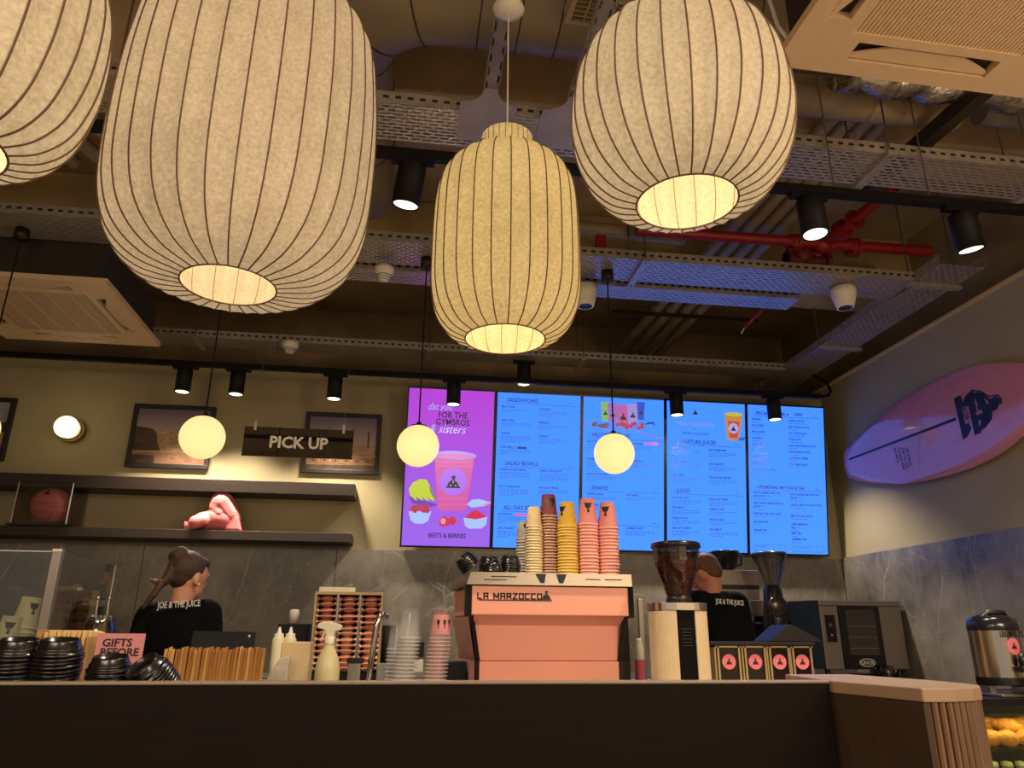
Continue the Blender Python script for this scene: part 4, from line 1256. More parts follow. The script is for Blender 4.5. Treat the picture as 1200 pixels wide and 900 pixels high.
# ================================================================== things on the counter
def zc(px, py, Y): return at(px, py, Y).z
def xc(px, py, Y): return at(px, py, Y).x
LIDM = mat('black_lid_plastic', '120f0d', 0.24, spec=.6)
def lid_mesh(r):
    k = r / .062
    pr = [(1, 0), (1.015, .003), (1, .006), (.93, .008), (.90, .013), (.915, .016), (.89, .019), (.83, .023), (.775, .036), (.75, .0395), (.71, .038), (.66, .027), (.35, .025), (0, .0255)]
    return MB().lathe([(a * r, b * k) for a, b in pr], 28).add(
        [(r * .5, -.006, .0255 * k), (r * .62, -.006, .0262 * k), (r * .62, .006, .0262 * k), (r * .5, .006, .0255 * k)], [(0, 1, 2, 3)]).mesh('cup_cover', LIDM)
def lid_stack(base, r, n, pitch, where, tilt=None, me=None, jit=.0015, seed=1, group='black lids'):
    """n nested lids; the topmost is number one"""
    rr = random.Random(seed)
    me = me or lid_mesh(r)
    R = (tilt or Euler((0, 0, 0))).to_matrix()
    for k in range(n):
        o = bpy.data.objects.new('cup_cover', me)
        COL.objects.link(o)
        o.location = Vector(base) + R @ Vector((rr.uniform(-jit, jit), rr.uniform(-jit, jit), k * pitch))
        e = R.to_euler(); o.rotation_euler = (e.x + (0 if tilt else .14) + rr.uniform(-.02, .02), e.y + rr.uniform(-.02, .02), e.z + rr.uniform(-.3, .3) if not tilt else e.z)
        i = n - k
        tag(o, ('topmost black lid of ' if i == 1 else ordinal(i) + ' black lid from the top of ') + where, 'lid', group)
    return me
YF = 2.26
m_ = at(21, 760, YF)
z0 = ZB
top = zc(21, 752, YF)
r_ = .062
lm = lid_stack((m_.x, YF, z0), r_, int((top - z0 - .02) / .0098), .0098, 'the tall stack at the left edge', seed=1)
m_ = at(70, 760, YF + .0)
lid_stack((m_.x, YF, z0), r_, int((top - z0 - .02) / .0098), .0098, 'the second tall stack from the left', me=lm, seed=2)
m_ = at(131, 770, YF)
lid_stack((m_.x, YF, z0), .057, int((zc(131, 769, YF) - z0 - .02) / .0098), .0098, 'the short upright stack below the pink sign', seed=3)
m_ = at(190, 800, YF)
lid_stack((m_.x, YF, z0 + .055), .058, 7, .0098, 'the tilted stack beside the kraft bags', tilt=Euler((.5, -.62, 0)), seed=4, jit=.0005)
m_ = at(271, 800, 2.3)
lid_stack((m_.x, 2.3, z0), .045, 4, .0098, 'the small stack in front of the kraft bags', seed=5)

# ---- sneeze guard
gp = at(54, 720, 2.9)
sg_ = empty('sneeze_guard', (gp.x, 2.9, ZB), label='glass sneeze guard with a leaning steel post at the left of the counter', cat='glass screen')
MB().box(-.016, .016, -.012, .012, 0, .475).build('post', mat('grey_steel_post', '8a8278', 0.35, 0.7), sg_, bevel=.002)
MB().box(-.016, .016, -.012, .012, .475, .485).build('post_cap', STEEL, sg_)
GLS = glass('guard_glass', 'f1f3ef', 0.02)
MB().box(-1.3, -.017, -.003, .003, .05, .475).build('glass_pane', GLS, sg_)
MB().box(-.003, .003, .013, .55, .05, .475).build('glass_pane', GLS, sg_)
MB().box(-.004, .004, .55, .556, .0, .475).build('glass_edge', mat('glass_edge', 'b9c0b8', 0.2), sg_)
MB().box(-1.3, -.017, -.004, .004, .474, .478).build('glass_edge', mat('glass_edge', 'b9c0b8', 0.2), sg_)

# ---- paper cups
def cup_mesh(r1, r2, h, body, rim, logo=True, inv=True, n=22):
    """cup standing on its rim (inverted): wide rim at z = 0, closed base on top"""
    mb = MB().lathe([(r1 - .002, 0), (r1 + .0028, .0005), (r1 + .0035, .0035), (r1 + .002, .0065), (r1, .0072)], n, 1)
    mb.lathe([(r1, .0072), (r1 + (r2 - r1) * .5, h * .5), (r2, h), (r2 - .003, h), (r2 - .0035, h - .005), (0, h - .005)], n, 0)
    if logo:
        a0 = -math.pi / 2
        for p0_ in EMB:
            for p in strips(p0_, .11):
                pts = []
                for u, v in p:
                    z = h * .66 - v * h * .34
                    rr = r1 + (r2 - r1) * (z - .0072) / (h - .0072) + .0005
                    a = a0 + u * .85
                    pts.append((rr * math.cos(a), rr * math.sin(a), z))
                mb.add(pts, [tuple(range(len(pts)))], 2)
    if not inv:
        mb.v = [(x, -y, h - z) for x, y, z in mb.v]
    return mb.mesh('paper_cup', [body, rim, mat('black_print', '120e0e', 0.5)])
def cup_stack(px, pytop, Y, zbase, r1, r2, h, pitch, body, rim, desc, where, rot=0.0, xoff=0):
    x = xc(px, (pytop + 672) / 2, Y)
    zt = zc(px, pytop, Y)
    n = max(1, int(round((zt - zbase - h) / pitch)) + 1)
    top = cup_mesh(r1, r2, h, body, rim, True)
    low = cup_mesh(r1, r2, h, body, rim, False, n=18)
    rr = random.Random(int(px))
    for k in range(n):
        i = n - k
        o = bpy.data.objects.new('paper_cup', top if i == 1 else low)
        COL.objects.link(o)
        o.location = (x + rr.uniform(-.001, .001), Y + rr.uniform(-.001, .001), zbase + k * pitch)
        o.rotation_euler = (rr.uniform(-.012, .012), rr.uniform(-.012, .012), rot)
        tag(o, ('topmost ' + desc + ' with black emblem on ' if i == 1 else ordinal(i) + ' ' + desc + ' from the top of ') + where, 'cup', 'paper cups on the espresso machine')
MT = 1.492
cup_stack(614, 610.5, 3.36, MT, .034, .026, .085, .0125, mat('cup_greige', 'a89e8c', 0.6), mat('cup_greige_rim', 'c2b8a4', 0.5), 'greige paper cup', 'the shortest, leftmost cup stack', .25)
cup_stack(626, 593, 3.22, MT, .035, .026, .09, .0118, mat('cup_cream', 'd3b98a', 0.6), mat('cup_cream_rim', 'e2cda0', 0.5), 'cream paper cup', 'the cream cup stack', .2)
cup_stack(643.5, 582, 3.24, MT, .038, .030, .10, .0125, mat('cup_maroon', '7a3a34', 0.6), mat('cup_maroon_rim', 'c4a084', 0.5), 'maroon paper cup', 'the maroon cup stack', .35)
cup_stack(665, 588.5, 3.2, MT, .0435, .031, .112, .0125, mat('cup_yellow', 'd4a42c', 0.6), mat('cup_yellow_rim', 'dcba5c', 0.5), 'yellow paper cup', 'the yellow cup stack', -.9)
PKC, PKR = mat('cup_pink', 'e58c80', 0.6), mat('cup_pink_rim', 'f2b2a0', 0.5)
cup_stack(689, 586.5, 3.2, MT, .044, .031, .118, .0142, PKC, PKR, 'salmon pink paper cup', 'the pink stack beside the yellow one', -.15)
cup_stack(712.5, 588, 3.2, MT, .044, .031, .118, .0142, PKC, PKR, 'salmon pink paper cup', 'the rightmost pink cup stack', -.5)
# lids on the machine
lm2 = lid_mesh(.045)
def lids_on(px, py, Y, n, where, tilt=None, zb=MT):
    x = xc(px, py, Y)
    lid_stack((x, Y, zb), .045, n, .0098, where, tilt=tilt, me=lm2, seed=int(px), group='black lids on the espresso machine')
lids_on(598, 660, 3.2, 6, 'the tidy stack beside the greige cups')
lids_on(573, 660, 3.24, 6, 'the middle stack on the machine')
lids_on(577, 664, 3.13, 2, 'the low front pair on the machine')
lids_on(552, 668, 3.17, 4, 'the toppled stack at the machine left end', Euler((.1, -.75, 0)), MT + .024)
# cups behind the glass at left
CW, CWR = mat('cup_ivory', 'cbbd96', 0.6), mat('cup_ivory_rim', 'ded2ac', 0.5)
x = xc(19, 730, 3.05); zt = zc(27, 700, 3.05)
ctop, clow = cup_mesh(.043, .031, .11, CW, CWR, True), cup_mesh(.043, .031, .11, CW, CWR, False)
n = 13
for k in range(n):
    i = n - k
    o = bpy.data.objects.new('paper_cup', ctop if i == 1 else clow); COL.objects.link(o)
    t = k / n
    o.location = (x - .012 + .04 * t, 3.05, ZB + (zt - .11 - ZB) * k / (n - 1)); o.rotation_euler = (0, .12 * t, .9)
    tag(o, ('topmost ivory paper cup of ' if i == 1 else ordinal(i) + ' ivory paper cup from the top of ') + 'the leaning stack behind the glass guard', 'cup', 'ivory cups behind the glass')
x = xc(3, 760, 3.0); zt = zc(3, 722, 3.0)
for k in range(8):
    i = 8 - k
    o = bpy.data.objects.new('paper_cup', ctop if i == 1 else clow); COL.objects.link(o)
    o.location = (x, 3.0, ZB + (zt - .11 - ZB) * k / 7); o.rotation_euler = (0, .1, .4)
    tag(o, ('topmost ivory paper cup of ' if i == 1 else ordinal(i) + ' ivory paper cup from the top of ') + 'the shorter stack cut by the left edge', 'cup', 'ivory cups at the left edge')

# ---- napkin holder, pink sign, kraft bags
a, b_ = at(50, 770, 2.62), at(112, 770, 2.62)
zt = zc(80, 738, 2.62)
nh = empty('napkin_holder', ((a.x + b_.x) / 2, 2.62, ZB), label='wooden napkin holder filled with cream napkins behind the lid stacks', cat='napkin holder')
hw = (b_.x - a.x) / 2
NW = mat('pale_plywood', 'b98d50', 0.55, 0, 0.12, 6, stretch=(1, 1, 8))
mb = MB().box(-hw, -hw + .01, -.07, .07, 0, zt - ZB)
mb.build('side_board', NW, nh); MB().box(hw - .01, hw, -.07, .07, 0, zt - ZB - .02).build('side_board', NW, nh)
MB().box(-hw + .01, hw - .01, -.07, .07, 0, .01).build('base_board', NW, nh)
MB().box(-hw + .01, hw - .01, -.075, -.069, 0, .07).build('front_board', NW, nh)
NAP = mat('cream_napkin', 'e0bd78', 0.8, 0, 0.06, 30)
n = 15
for k in range(n):
    x = a.x + .014 + (b_.x - a.x - .028) * k / (n - 1)
    hgt = zt - ZB - .012 - random.uniform(0, .008)
    o = MB().add([(-.004, -.062, 0), (.004, -.06, 0), (.004, .06, 0), (-.004, .06, 0), (-.0045, -.062, hgt), (.002, -.06, hgt), (.002, .06, hgt - .004), (-.004, .06, hgt)],
                 [(0, 3, 2, 1), (4, 5, 6, 7), (0, 1, 5, 4), (1, 2, 6, 5), (2, 3, 7, 6), (3, 0, 4, 7)]).build('napkin', NAP, None, (x, 2.62, ZB + .011), (0, random.uniform(.0, .05), random.uniform(-.03, .03)))
    tag(o, ordinal(k + 1) + ' folded cream napkin from the left in the wooden holder', 'napkin', 'cream napkins')
sp_ = [at(116, 742, 2.5), at(171, 742, 2.5)]
sw = sp_[1].x - sp_[0].x
shh = sp_[0].z - ZB
ps = empty('counter_sign', ((sp_[0].x + sp_[1].x) / 2 - .004, 2.5, ZB), (-.06, 0, .06), 'pink counter sign lettered GIFTS BEFORE behind the lid stacks', 'sign')
MB().box(-sw / 2, sw / 2, 0, .003, 0, shh).build('board', mat('pink_card', 'd98a8e', 0.6, 0, 0.03, 60), ps)
SGB = mat('dark_lettering', '2a1218', 0.6)
text('lettering', 'GIFTS', SGB, ps, (-sw / 2 + .016, -.001, shh - .037), .031, bold=.0009, sx=1.08)
text('lettering', 'BEFORE', SGB, ps, (-sw / 2 + .014, -.001, shh - .064), .031, bold=.0009, sx=1.02)
MB().box(-.03, .03, .003, .06, 0, .004).build('foot', CHROME, ps)
KR = mat('kraft_paper', 'b07a3c', 0.75, 0, 0.14, 9)
KR2 = mat('kraft_paper_light', 'd2a262', 0.75, 0, 0.12, 9)
a, b_ = at(192, 770, 2.6), at(303, 770, 2.6)
n = 30
for k in range(n):
    t = k / (n - 1)
    x = a.x + (b_.x - a.x) * t
    hgt = zc(240, 760 + random.uniform(-2, 2), 2.6) - ZB
    w2 = .07
    lean = random.uniform(-.008, .012)
    o = MB().add([(-.006, -w2, 0), (.006, -w2, 0), (.006, w2, 0), (-.006, w2, 0), (-.0055, -w2, hgt), (.0045, -w2 + .006, hgt + .004), (.002, w2, hgt - .002), (-.002, w2, hgt)],
                 [(0, 3, 2, 1), (4, 5, 6, 7), (0, 1, 5, 4), (1, 2, 6, 5), (2, 3, 7, 6), (3, 0, 4, 7)]).build('paper_bag', KR2 if k in (0, 1, 2, 5, 9, 12, 17, 22, 25) else KR, None, (x, 2.6, ZB), (0, lean + .03, .3 + random.uniform(-.03, .03)))
    tag(o, ordinal(k + 1) + ' flat kraft paper bag from the left in the upright row on the counter', 'paper bag', 'kraft bags on the counter')
kb = at(247, 770, 2.6)
kt = empty('bag_tray', (kb.x, 2.6, ZB), label='low black tray holding the row of kraft bags', cat='tray')
ww = (b_.x - a.x) / 2 + .05
MB().box(-ww, ww, -.125, -.12, 0, .045).build('tray_wall', BLACK, kt); MB().box(-ww, ww, .12, .125, 0, .045).build('tray_wall', BLACK, kt)
MB().box(ww, ww + .005, -.12, .12, 0, .045).build('tray_wall', BLACK, kt)

# ---- tablet
tb_ = at(259, 750, 3.25)
tp = empty('tablet', (tb_.x, 3.25, ZB), (-.2, 0, 0), 'black tablet on a stand seen from behind beside the woman', 'tablet')
hh = zc(259, 739.5, 3.25) - ZB + .004
MB().box(-.124, .124, 0, .009, hh - .165, hh).build('body', mat('tablet_back', '100e0e', 0.5, spec=.2), tp, bevel=.006)
MB().cyl((.1, -.001, hh - .018), (.1, 0.001, hh - .018), .005, n=12).build('camera_lens', mat('camera_glass', '4a4a50', 0.1), tp)
MB().box(-.02, .02, .009, .02, 0, hh - .08).build('stand', BLACKMATT, tp)
MB().box(-.06, .06, -.02, .08, 0, .006).build('base', BLACKMATT, tp)

# ---- straw jar and second packet rack behind the glass
jr = at(117, 735, 2.84)
sj = empty('straw_jar', (jr.x, 2.84, ZB), label='round clear glass jar with two upright spoons behind the pink sign', cat='jar')
jt = zc(117, 722, 2.84) - ZB
MB().lathe([(.042, 0), (.054, .03), (.056, jt * .55), (.045, jt * .9), (.034, jt), (.036, jt + .004)], 28).build('glass_body', glass('jar_glass', 'efeee6', .1), sj)
MB().lathe([(.046, jt * .62), (.048, jt * .75), (.04, jt * .93), (.016, jt * .985), (0, jt)], 20).build('lid', glass('jar_lid_glass', 'e6e2d4', .22), sj)
for q in (115, 128):
    p = at(q, 701, 2.84); p2 = at(q - 3, 745, 2.84)
    o = MB().cyl((p2.x, 2.84, ZB + .02), (p.x, 2.84, p.z), .0028, n=8)
    o.sph((p.x, 2.84, p.z), .006, 8, 6)
    tag(o.build('bar_spoon', STEEL), ('left' if q == 115 else 'right') + ' of two steel spoons standing in the round glass jar', 'spoon', 'spoons in the jar')
def packet_mesh(wd, hgt, dp, mats):
    """paper packet: lens shaped, pinched flat at both ends with flared tips"""
    mb = MB()
    st = [(-.5, .50, .75), (-.36, .12, .70), (-.2, .40, .95), (0, .5, 1.05), (.2, .40, .95), (.36, .12, .70), (.5, .50, .75)]
    ring = []
    for (u, hh_, dd) in st:
        ring.append([(u * wd, -dp * dd, 0), (u * wd, -dp * dd * .4, hh_ * hgt), (u * wd, 0, 0), (u * wd, -dp * dd * .4, -hh_ * hgt)])
    vs = [p for r in ring for p in r]
    fs, i_ = [], 0
    for i in range(len(st) - 1):
        for j in range(4):
            mb.add([vs[i * 4 + j], vs[i * 4 + (j + 1) % 4], vs[(i + 1) * 4 + (j + 1) % 4], vs[(i + 1) * 4 + j]], [(0, 1, 2, 3)], 1 if i in (0, 5) else 0)
    return mb.mesh('paper_packet', mats)
PKM = [mat('peach_packet', 'e0a084', 0.6, 0, 0.08, 20), mat('peach_packet_tip', 'f4c8ae', 0.6)]
PKM2 = [mat('rust_packet', 'bf7e66', 0.6, 0, 0.08, 20), mat('rust_packet_tip', 'dda88c', 0.6)]
def rack(label, pxl, pxr, pyt, pyb, Y, cols, rows, where, group, sheet):
    a, b_ = at(pxl, (pyt + pyb) / 2, Y), at(pxr, (pyt + pyb) / 2, Y)
    zt, zb = zc(pxl, pyt, Y), ZB if Y < 3.9 else 1.0
    W = b_.x - a.x
    o = empty('packet_rack', ((a.x + b_.x) / 2, Y, zb), label=label, cat='rack')
    H = zt - zb
    fm = mat('pale_wood_frame', 'a58a62', 0.5, 0, 0.1, 10)
    t = .008
    for k in range(cols + 1):
        x = -W / 2 + W * k / cols
        MB().box(x - t / 2, x + t / 2, -.05, .06, 0, H).build('upright', fm if k in (0, cols) else STEEL, o)
    MB().box(-W / 2 - t / 2, W / 2 + t / 2, -.05, .06, H, H + .012).build('top_board', fm, o)
    MB().box(-W / 2, W / 2, .055, .06, .0, H).build('back_board', BLACKMATT, o)
    MB().box(-W / 2, W / 2, -.05, .06, .0, .045).build('base_board', BLACKMATT, o)
    cw = W / cols - t - .002
    ph = (H - .05) / rows
    mA, mB_ = packet_mesh(cw, ph * 1.05, .045, PKM), packet_mesh(cw, ph * 1.05, .045, PKM2)
    cn = {3: ('left', 'middle', 'right'), 2: ('left', 'right')}[cols]
    for c in range(cols):
        for r in range(rows):
            q = bpy.data.objects.new('paper_packet', mB_ if r < rows * .4 else mA)
            COL.objects.link(q)
            q.location = ((a.x + b_.x) / 2 - W / 2 + W * (c + .5) / cols, Y - .0, zb + H - .004 - ph * (r + .5))
            q.rotation_euler = (random.uniform(-.15, .15), random.uniform(-.05, .05), random.uniform(-.06, .06))
            tag(q, ordinal(r + 1) + ' folded packet from the top of the ' + cn[c] + ' column of ' + where, 'packet', group)
    pm = mat('white_card', 'cfc2a6', 0.7)
    if sheet:
        s = empty('paper_pad', ((a.x + b_.x) / 2 - W * .2, Y, zt + .012), (0, 0, .05), 'pale paper pad lying on top of ' + where, 'paper')
        MB().box(-W * .27, W * .27, -.045, .05, 0, .02).build('pad', pm, s)
        MB().add([(.02, -.04, .021), (.06, -.05, .035), (.065, -.01, .03), (.025, 0, .021), (.02, -.04, .0205), (.06, -.05, .0345), (.065, -.01, .0295), (.025, 0, .0205)], [(0, 1, 2, 3), (4, 7, 6, 5), (0, 4, 5, 1), (1, 5, 6, 2), (2, 6, 7, 3), (3, 7, 4, 0)]).build('loose_sheet', mat('white_paper', 'e6ddca', 0.7), s)
rack('three column rack of peach folded packets behind the spray bottle', 368, 446, 697, 790, 3.5, 3, 13, 'the peach packet rack', 'peach packets', True)
rack('dim two column packet rack behind the glass guard', 62, 107, 694, 750, 4.9, 2, 8, 'the rack behind the glass', 'packets behind the glass', True)

# ---- bottles, boxes, tap
def squeeze(px, lab):
    p = at(px, 765, 3.35)
    o = empty('sauce_bottle', (p.x, 3.35, ZB), label=lab, cat='bottle', group='white squeeze bottles')
    h = zc(px, 747, 3.35) - ZB
    MB().lathe([(0, 0), (.025, 0), (.026, .01), (.026, h - .01), (.022, h), (.017, h + .004)], 20).build('body', mat('milky_plastic', 'd9d0ac', 0.4), o)
    MB().lathe([(.019, h + .002), (.019, h + .014), (.009, h + .018), (.004, h + .042), (0, h + .042)], 16).build('nozzle', WHITEP, o)
squeeze(325, 'left white squeeze bottle with pointed nozzle beside the kraft bags')
squeeze(338.5, 'right white squeeze bottle with pointed nozzle behind the cream box')
a, b_ = at(331, 770, 3.0), at(365, 770, 3.0)
o = MB().box(-(b_.x - a.x) / 2, (b_.x - a.x) / 2, -.055, .055, 0, zc(348, 752, 3.0) - ZB).build('cream_box', mat('cream_card_box', 'd3b98c', 0.6, 0, 0.02, 5), None, ((a.x + b_.x) / 2, 3.0, ZB), bevel=.003)
tag(o, 'plain cream box left of the spray bottle', 'box')
p = at(325, 780, 2.95)
o = MB().add([(-.05, -.03, 0), (.05, -.03, 0), (.05, .03, 0), (-.05, .03, 0), (.015, -.02, .12), (.05, -.02, .13), (.05, .02, .13), (.015, .02, .12)],
             [(0, 3, 2, 1), (4, 5, 6, 7), (0, 1, 5, 4), (1, 2, 6, 5), (2, 3, 7, 6), (3, 0, 4, 7)]).build('folded_cloth', mat('grey_white_cloth', 'b7ab98', 0.9, 0, 0.06, 20, 0.3, 40), None, (p.x, 2.9, ZB), bevel=.006)
tag(o, 'pale grey folded cloth leaning against the cream box', 'cloth')
a, b_ = at(327, 745, 3.65), at(363, 745, 3.65)
zt = zc(345, 731, 3.65)
o = MB().box(-(b_.x - a.x) / 2, (b_.x - a.x) / 2, -.06, .06, 0, zt - ZB).build('black_box', BLACKMATT, None, ((a.x + b_.x) / 2, 3.65, ZB), bevel=.003)
tag(o, 'black box behind the squeeze bottles', 'box')
p = at(344, 731, 3.65)
o = MB().lathe([(0, 0), (.022, 0), (.023, .05), (.019, .062), (0, .064)], 18).build('white_jar', mat('white_ceramic', 'd5c9b8', 0.4, 0, 0.08, 30), None, (p.x, 3.65, zt))
tag(o, 'small white capped jar standing on the black box', 'jar')
p = at(384, 780, 2.85)
sb_ = empty('spray_bottle', (p.x, 2.85, ZB), label='pale translucent spray bottle in front of the peach packet rack', cat='spray bottle')
h = zc(384, 740, 2.85) - ZB
MB().lathe([(0, 0), (.041, 0), (.043, .008), (.043, h * .42), (.036, h * .58), (.022, h * .72), (.0155, h * .8), (.0155, h * .88)], 26).build('body', mat('translucent_plastic', 'c9bd8f', 0.35), sb_)
MB().lathe([(.018, h * .80), (.018, h * .92), (.012, h * .93)], 18).build('collar', mat('spray_plastic', 'd8cfb4', 0.4), sb_)
MB().prism([(-.014, h * .92), (.014, h * .92), (.016, h + .0), (.040, h + .006), (.040, h + .022), (.0, h + .034), (-.028, h + .034), (-.046, h + .024), (-.046, h + .012), (-.02, h + .006)], -.011, .011).build('trigger_head', mat('spray_plastic', 'd8cfb4', 0.4), sb_, bevel=.003)
MB().prism([(-.022, h + .006), (-.032, h - .03), (-.028, h - .032), (-.014, h + .002)], -.006, .006).build('trigger', mat('spray_plastic', 'd8cfb4', 0.4), sb_)
p = at(431, 797, 3.15)
fc = empty('tap', (p.x, 3.15, ZB), label='tall curved chrome tap in front of the packet rack', cat='tap')
ht = zc(438, 720, 3.15) - ZB
MB().tube([(0, 0, 0), (.010, 0, ht * .4), (.02, 0, ht * .8), (.026, 0, ht * .93), (.034, .01, ht * .99), (.046, .02, ht), (.058, .035, ht * .97)], .0125, 14).build('spout', CHROME, fc)
MB().cyl((0, 0, 0), (0, 0, .03), .024, n=18).build('collar', CHROME, fc)
for dx in (-.055, .055):
    MB().box(dx - .024, dx + .024, -.02, .03, 0, .095).build('rinser_block', STEEL, fc, bevel=.003)
MB().box(-.085, -.02, -.022, .032, .095, .115).build('black_knob', BLACK, fc, bevel=.004)
a, b_ = at(447, 760, 3.6), at(461, 760, 3.6)
o = MB().lathe([(0, 0), (.034, 0), (.034, zc(453, 733, 3.6) - ZB), (0, zc(453, 733, 3.6) - ZB)], 20).build('black_canister', BLACKMATT, None, ((a.x + b_.x) / 2, 3.6, ZB))
tag(o, 'tall black canister right of the packet rack', 'canister')
# clear cups nested upside down
def milky(name, col, thru=.935):
    m = bpy.data.materials.new(name)
    m.use_nodes = True
    nt = m.node_tree
    b = nt.nodes['Principled BSDF']
    b.inputs['Base Color'].default_value = lin(col) + (1,)
    b.inputs['Roughness'].default_value = .15
    tr = nt.nodes.new('ShaderNodeBsdfTransparent')
    mx = nt.nodes.new('ShaderNodeMixShader')
    mx.inputs[0].default_value = thru
    nt.links.new(b.outputs[0], mx.inputs[1])
    nt.links.new(tr.outputs[0], mx.inputs[2])
    nt.links.new(mx.outputs[0], nt.nodes['Material Output'].inputs[0])
    return m
CLR = milky('clear_cup_plastic', 'cfcac6')
CLP = milky('pink_cup_plastic', 'd39a98', .92)
RIMC = milky('clear_cup_edge', 'd8d2cd', .55)
def clear_stack(px, pytop, Y, r1, r2, h, pitch, m, where, extra=None):
    x = xc(px, 760, Y); zt = zc(px, pytop, Y)
    n = int((zt - ZB - h) / pitch) + 1
    me = MB().lathe([(r1, .004), (r2, h), (0, h)], 20, 0).lathe([(r1, 0), (r1 + .003, 0), (r1 + .004, .002), (r1 + .002, .0045), (r1, .004)], 20, 1)
    me = me.mesh('clear_cup', [m, RIMC])
    for k in range(n):
        i = n - k
        o = bpy.data.objects.new('clear_cup', me); COL.objects.link(o)
        o.location = (x + .0012 * k * (1 if px > 470 else 0.4), Y, ZB + k * pitch)
        tag(o, ('topmost clear plastic cup of ' if i == 1 else ordinal(i) + ' clear plastic cup from the top of ') + where, 'cup', 'clear cups by the tap')
    if extra:
        mb = MB()
        for dz, a0 in ((0, -1.95), (0, -1.25), (.0, -.6)):
            for p0_ in EMB:
                for p in strips(p0_, .2):
                    mb.add([((r2 + .0095) * math.cos(a0 + u * .3), (r2 + .0095) * math.sin(a0 + u * .3), zt - ZB - h * .6 - v * .03) for u, v in p], [tuple(range(len(p)))], 0)
        o = MB().lathe([(r2 + .010, zt - ZB - h * .95), (r2 + .006, zt - ZB - h * .3)], 24)
        sl = empty('cup_sleeve', (x + .02, Y, ZB), label='pink printed sleeve with black emblems around the right clear cups', cat='sleeve')
        o.build('sleeve', mat('pink_sleeve', 'd58a8c', 0.5), sl); mb.build('emblem_print', mat('black_print', '120e0e', 0.5), sl)
clear_stack(463, 727, 3.05, .036, .026, .10, .0135, CLR, 'the shorter clear stack by the tap')
clear_stack(474, 712, 3.0, .042, .032, .11, .0135, CLR, 'the tall clear stack')
clear_stack(510, 710, 3.0, .042, .026, .11, .0135, CLP, 'the pink tinted stack', True)
a, b_ = at(520, 785, 3.3), at(546, 785, 3.3)
o = MB().box(-.045, .045, -.05, .05, 0, zc(533, 775, 3.3) - ZB).build('black_box', BLACKMATT, None, ((a.x + b_.x) / 2, 3.3, ZB), bevel=.004)
tag(o, 'low black box between the clear cups and the espresso machine', 'box')
# ---- espresso machine
em = empty('espresso_machine', (.58, 3.0, ZB), label='salmon pink espresso machine carrying the cup stacks at the centre of the counter', cat='coffee machine')
SAL = mat('salmon_enamel', 'eda08a', 0.35, 0, 0.02, 3)
def Q(x, z): return (x - .58, z - ZB)
u0, u1 = .264 - .58, .897 - .58
zz = lambda z: z - ZB
MB().add([(u0, 0, zz(1.322)), (u1, 0, zz(1.322)), (u1, 0, zz(1.432)), (u0, 0, zz(1.432)), (u0 - .035, .5, zz(1.322)), (u1 + .01, .5, zz(1.322)), (u1 + .01, .5, zz(1.432)), (u0 - .035, .5, zz(1.432))],
         [(0, 1, 2, 3), (5, 4, 7, 6), (4, 0, 3, 7), (1, 5, 6, 2), (3, 2, 6, 7), (4, 5, 1, 0)]).build('upper_panel', SAL, em, bevel=.004)
MB().add([(u0 + .012, .02, zz(1.322)), (u1 - .012, .02, zz(1.322)), (u1 - .018, .09, zz(1.285)), (u0 + .018, .09, zz(1.285)), (.313 - .58, .12, zz(1.152)), (.875 - .58, .12, zz(1.152)),
          (u0 + .012, .5, zz(1.322)), (u1 - .012, .5, zz(1.322)), (.313 - .58, .5, zz(1.152)), (.875 - .58, .5, zz(1.152))],
         [(0, 3, 2, 1), (3, 4, 5, 2), (0, 1, 7, 6), (4, 8, 9, 5), (6, 8, 4, 3, 0), (7, 1, 2, 5, 9), (6, 7, 9, 8)]).build('lower_panel', SAL, em)
MB().box(.31 - .58, .877 - .58, .105, .5, 0, zz(1.15)).build('base_panel', SAL, em, bevel=.003)
for s_, x0 in ((-1, u0), (1, u1)):
    MB().add([(x0 - .001, -.004, zz(1.316)), (x0 + s_ * .024, .01, zz(1.316)), (x0 + s_ * .024, .01, zz(1.44)), (x0 - .001, -.004, zz(1.44)), (x0 - .001, .06, zz(1.316)), (x0 + s_ * .024, .06, zz(1.316)), (x0 + s_ * .024, .06, zz(1.44)), (x0 - .001, .06, zz(1.44))],
             [(0, 1, 2, 3), (5, 4, 7, 6), (4, 0, 3, 7), (1, 5, 6, 2), (3, 2, 6, 7), (4, 5, 1, 0)]).build('edge_strip', BLACK, em)
    xb, xt = (.313 - .58, u0 + .015) if s_ < 0 else (.875 - .58, u1 - .015)
    w_ = .018 if s_ < 0 else .055
    MB().add([(xb, .115, 0), (xb + s_ * w_, .125, 0), (xb + s_ * w_, .125, zz(1.15)), (xb, .115, zz(1.15)), (xt + s_ * w_ * .5, .06, zz(1.322)), (xt, .05, zz(1.322)),
              (xb, .3, 0), (xb + s_ * w_, .3, 0), (xt + s_ * w_ * .5, .3, zz(1.322)), (xt, .3, zz(1.322))],
             [(0, 1, 2, 3), (3, 2, 4, 5), (6, 7, 1, 0), (1, 7, 8, 4, 2), (6, 0, 3, 5, 9), (5, 4, 8, 9), (7, 6, 9, 8)]).build('edge_strip', BLACK, em)
A_, B_, C_ = (u0 - .006, .075, zz(1.318)), (.313 - .58 - .02, .135, zz(1.15)), (.313 - .58 - .02, .135, 0)
bk = lambda q: (q[0] - .035, .5, q[2])
MB().add([A_, B_, C_, bk(A_), bk(B_), bk(C_)], [(0, 3, 4, 1), (1, 4, 5, 2)]).build('side_panel', mat('pale_pink_enamel', 'd99a92', 0.35), em)
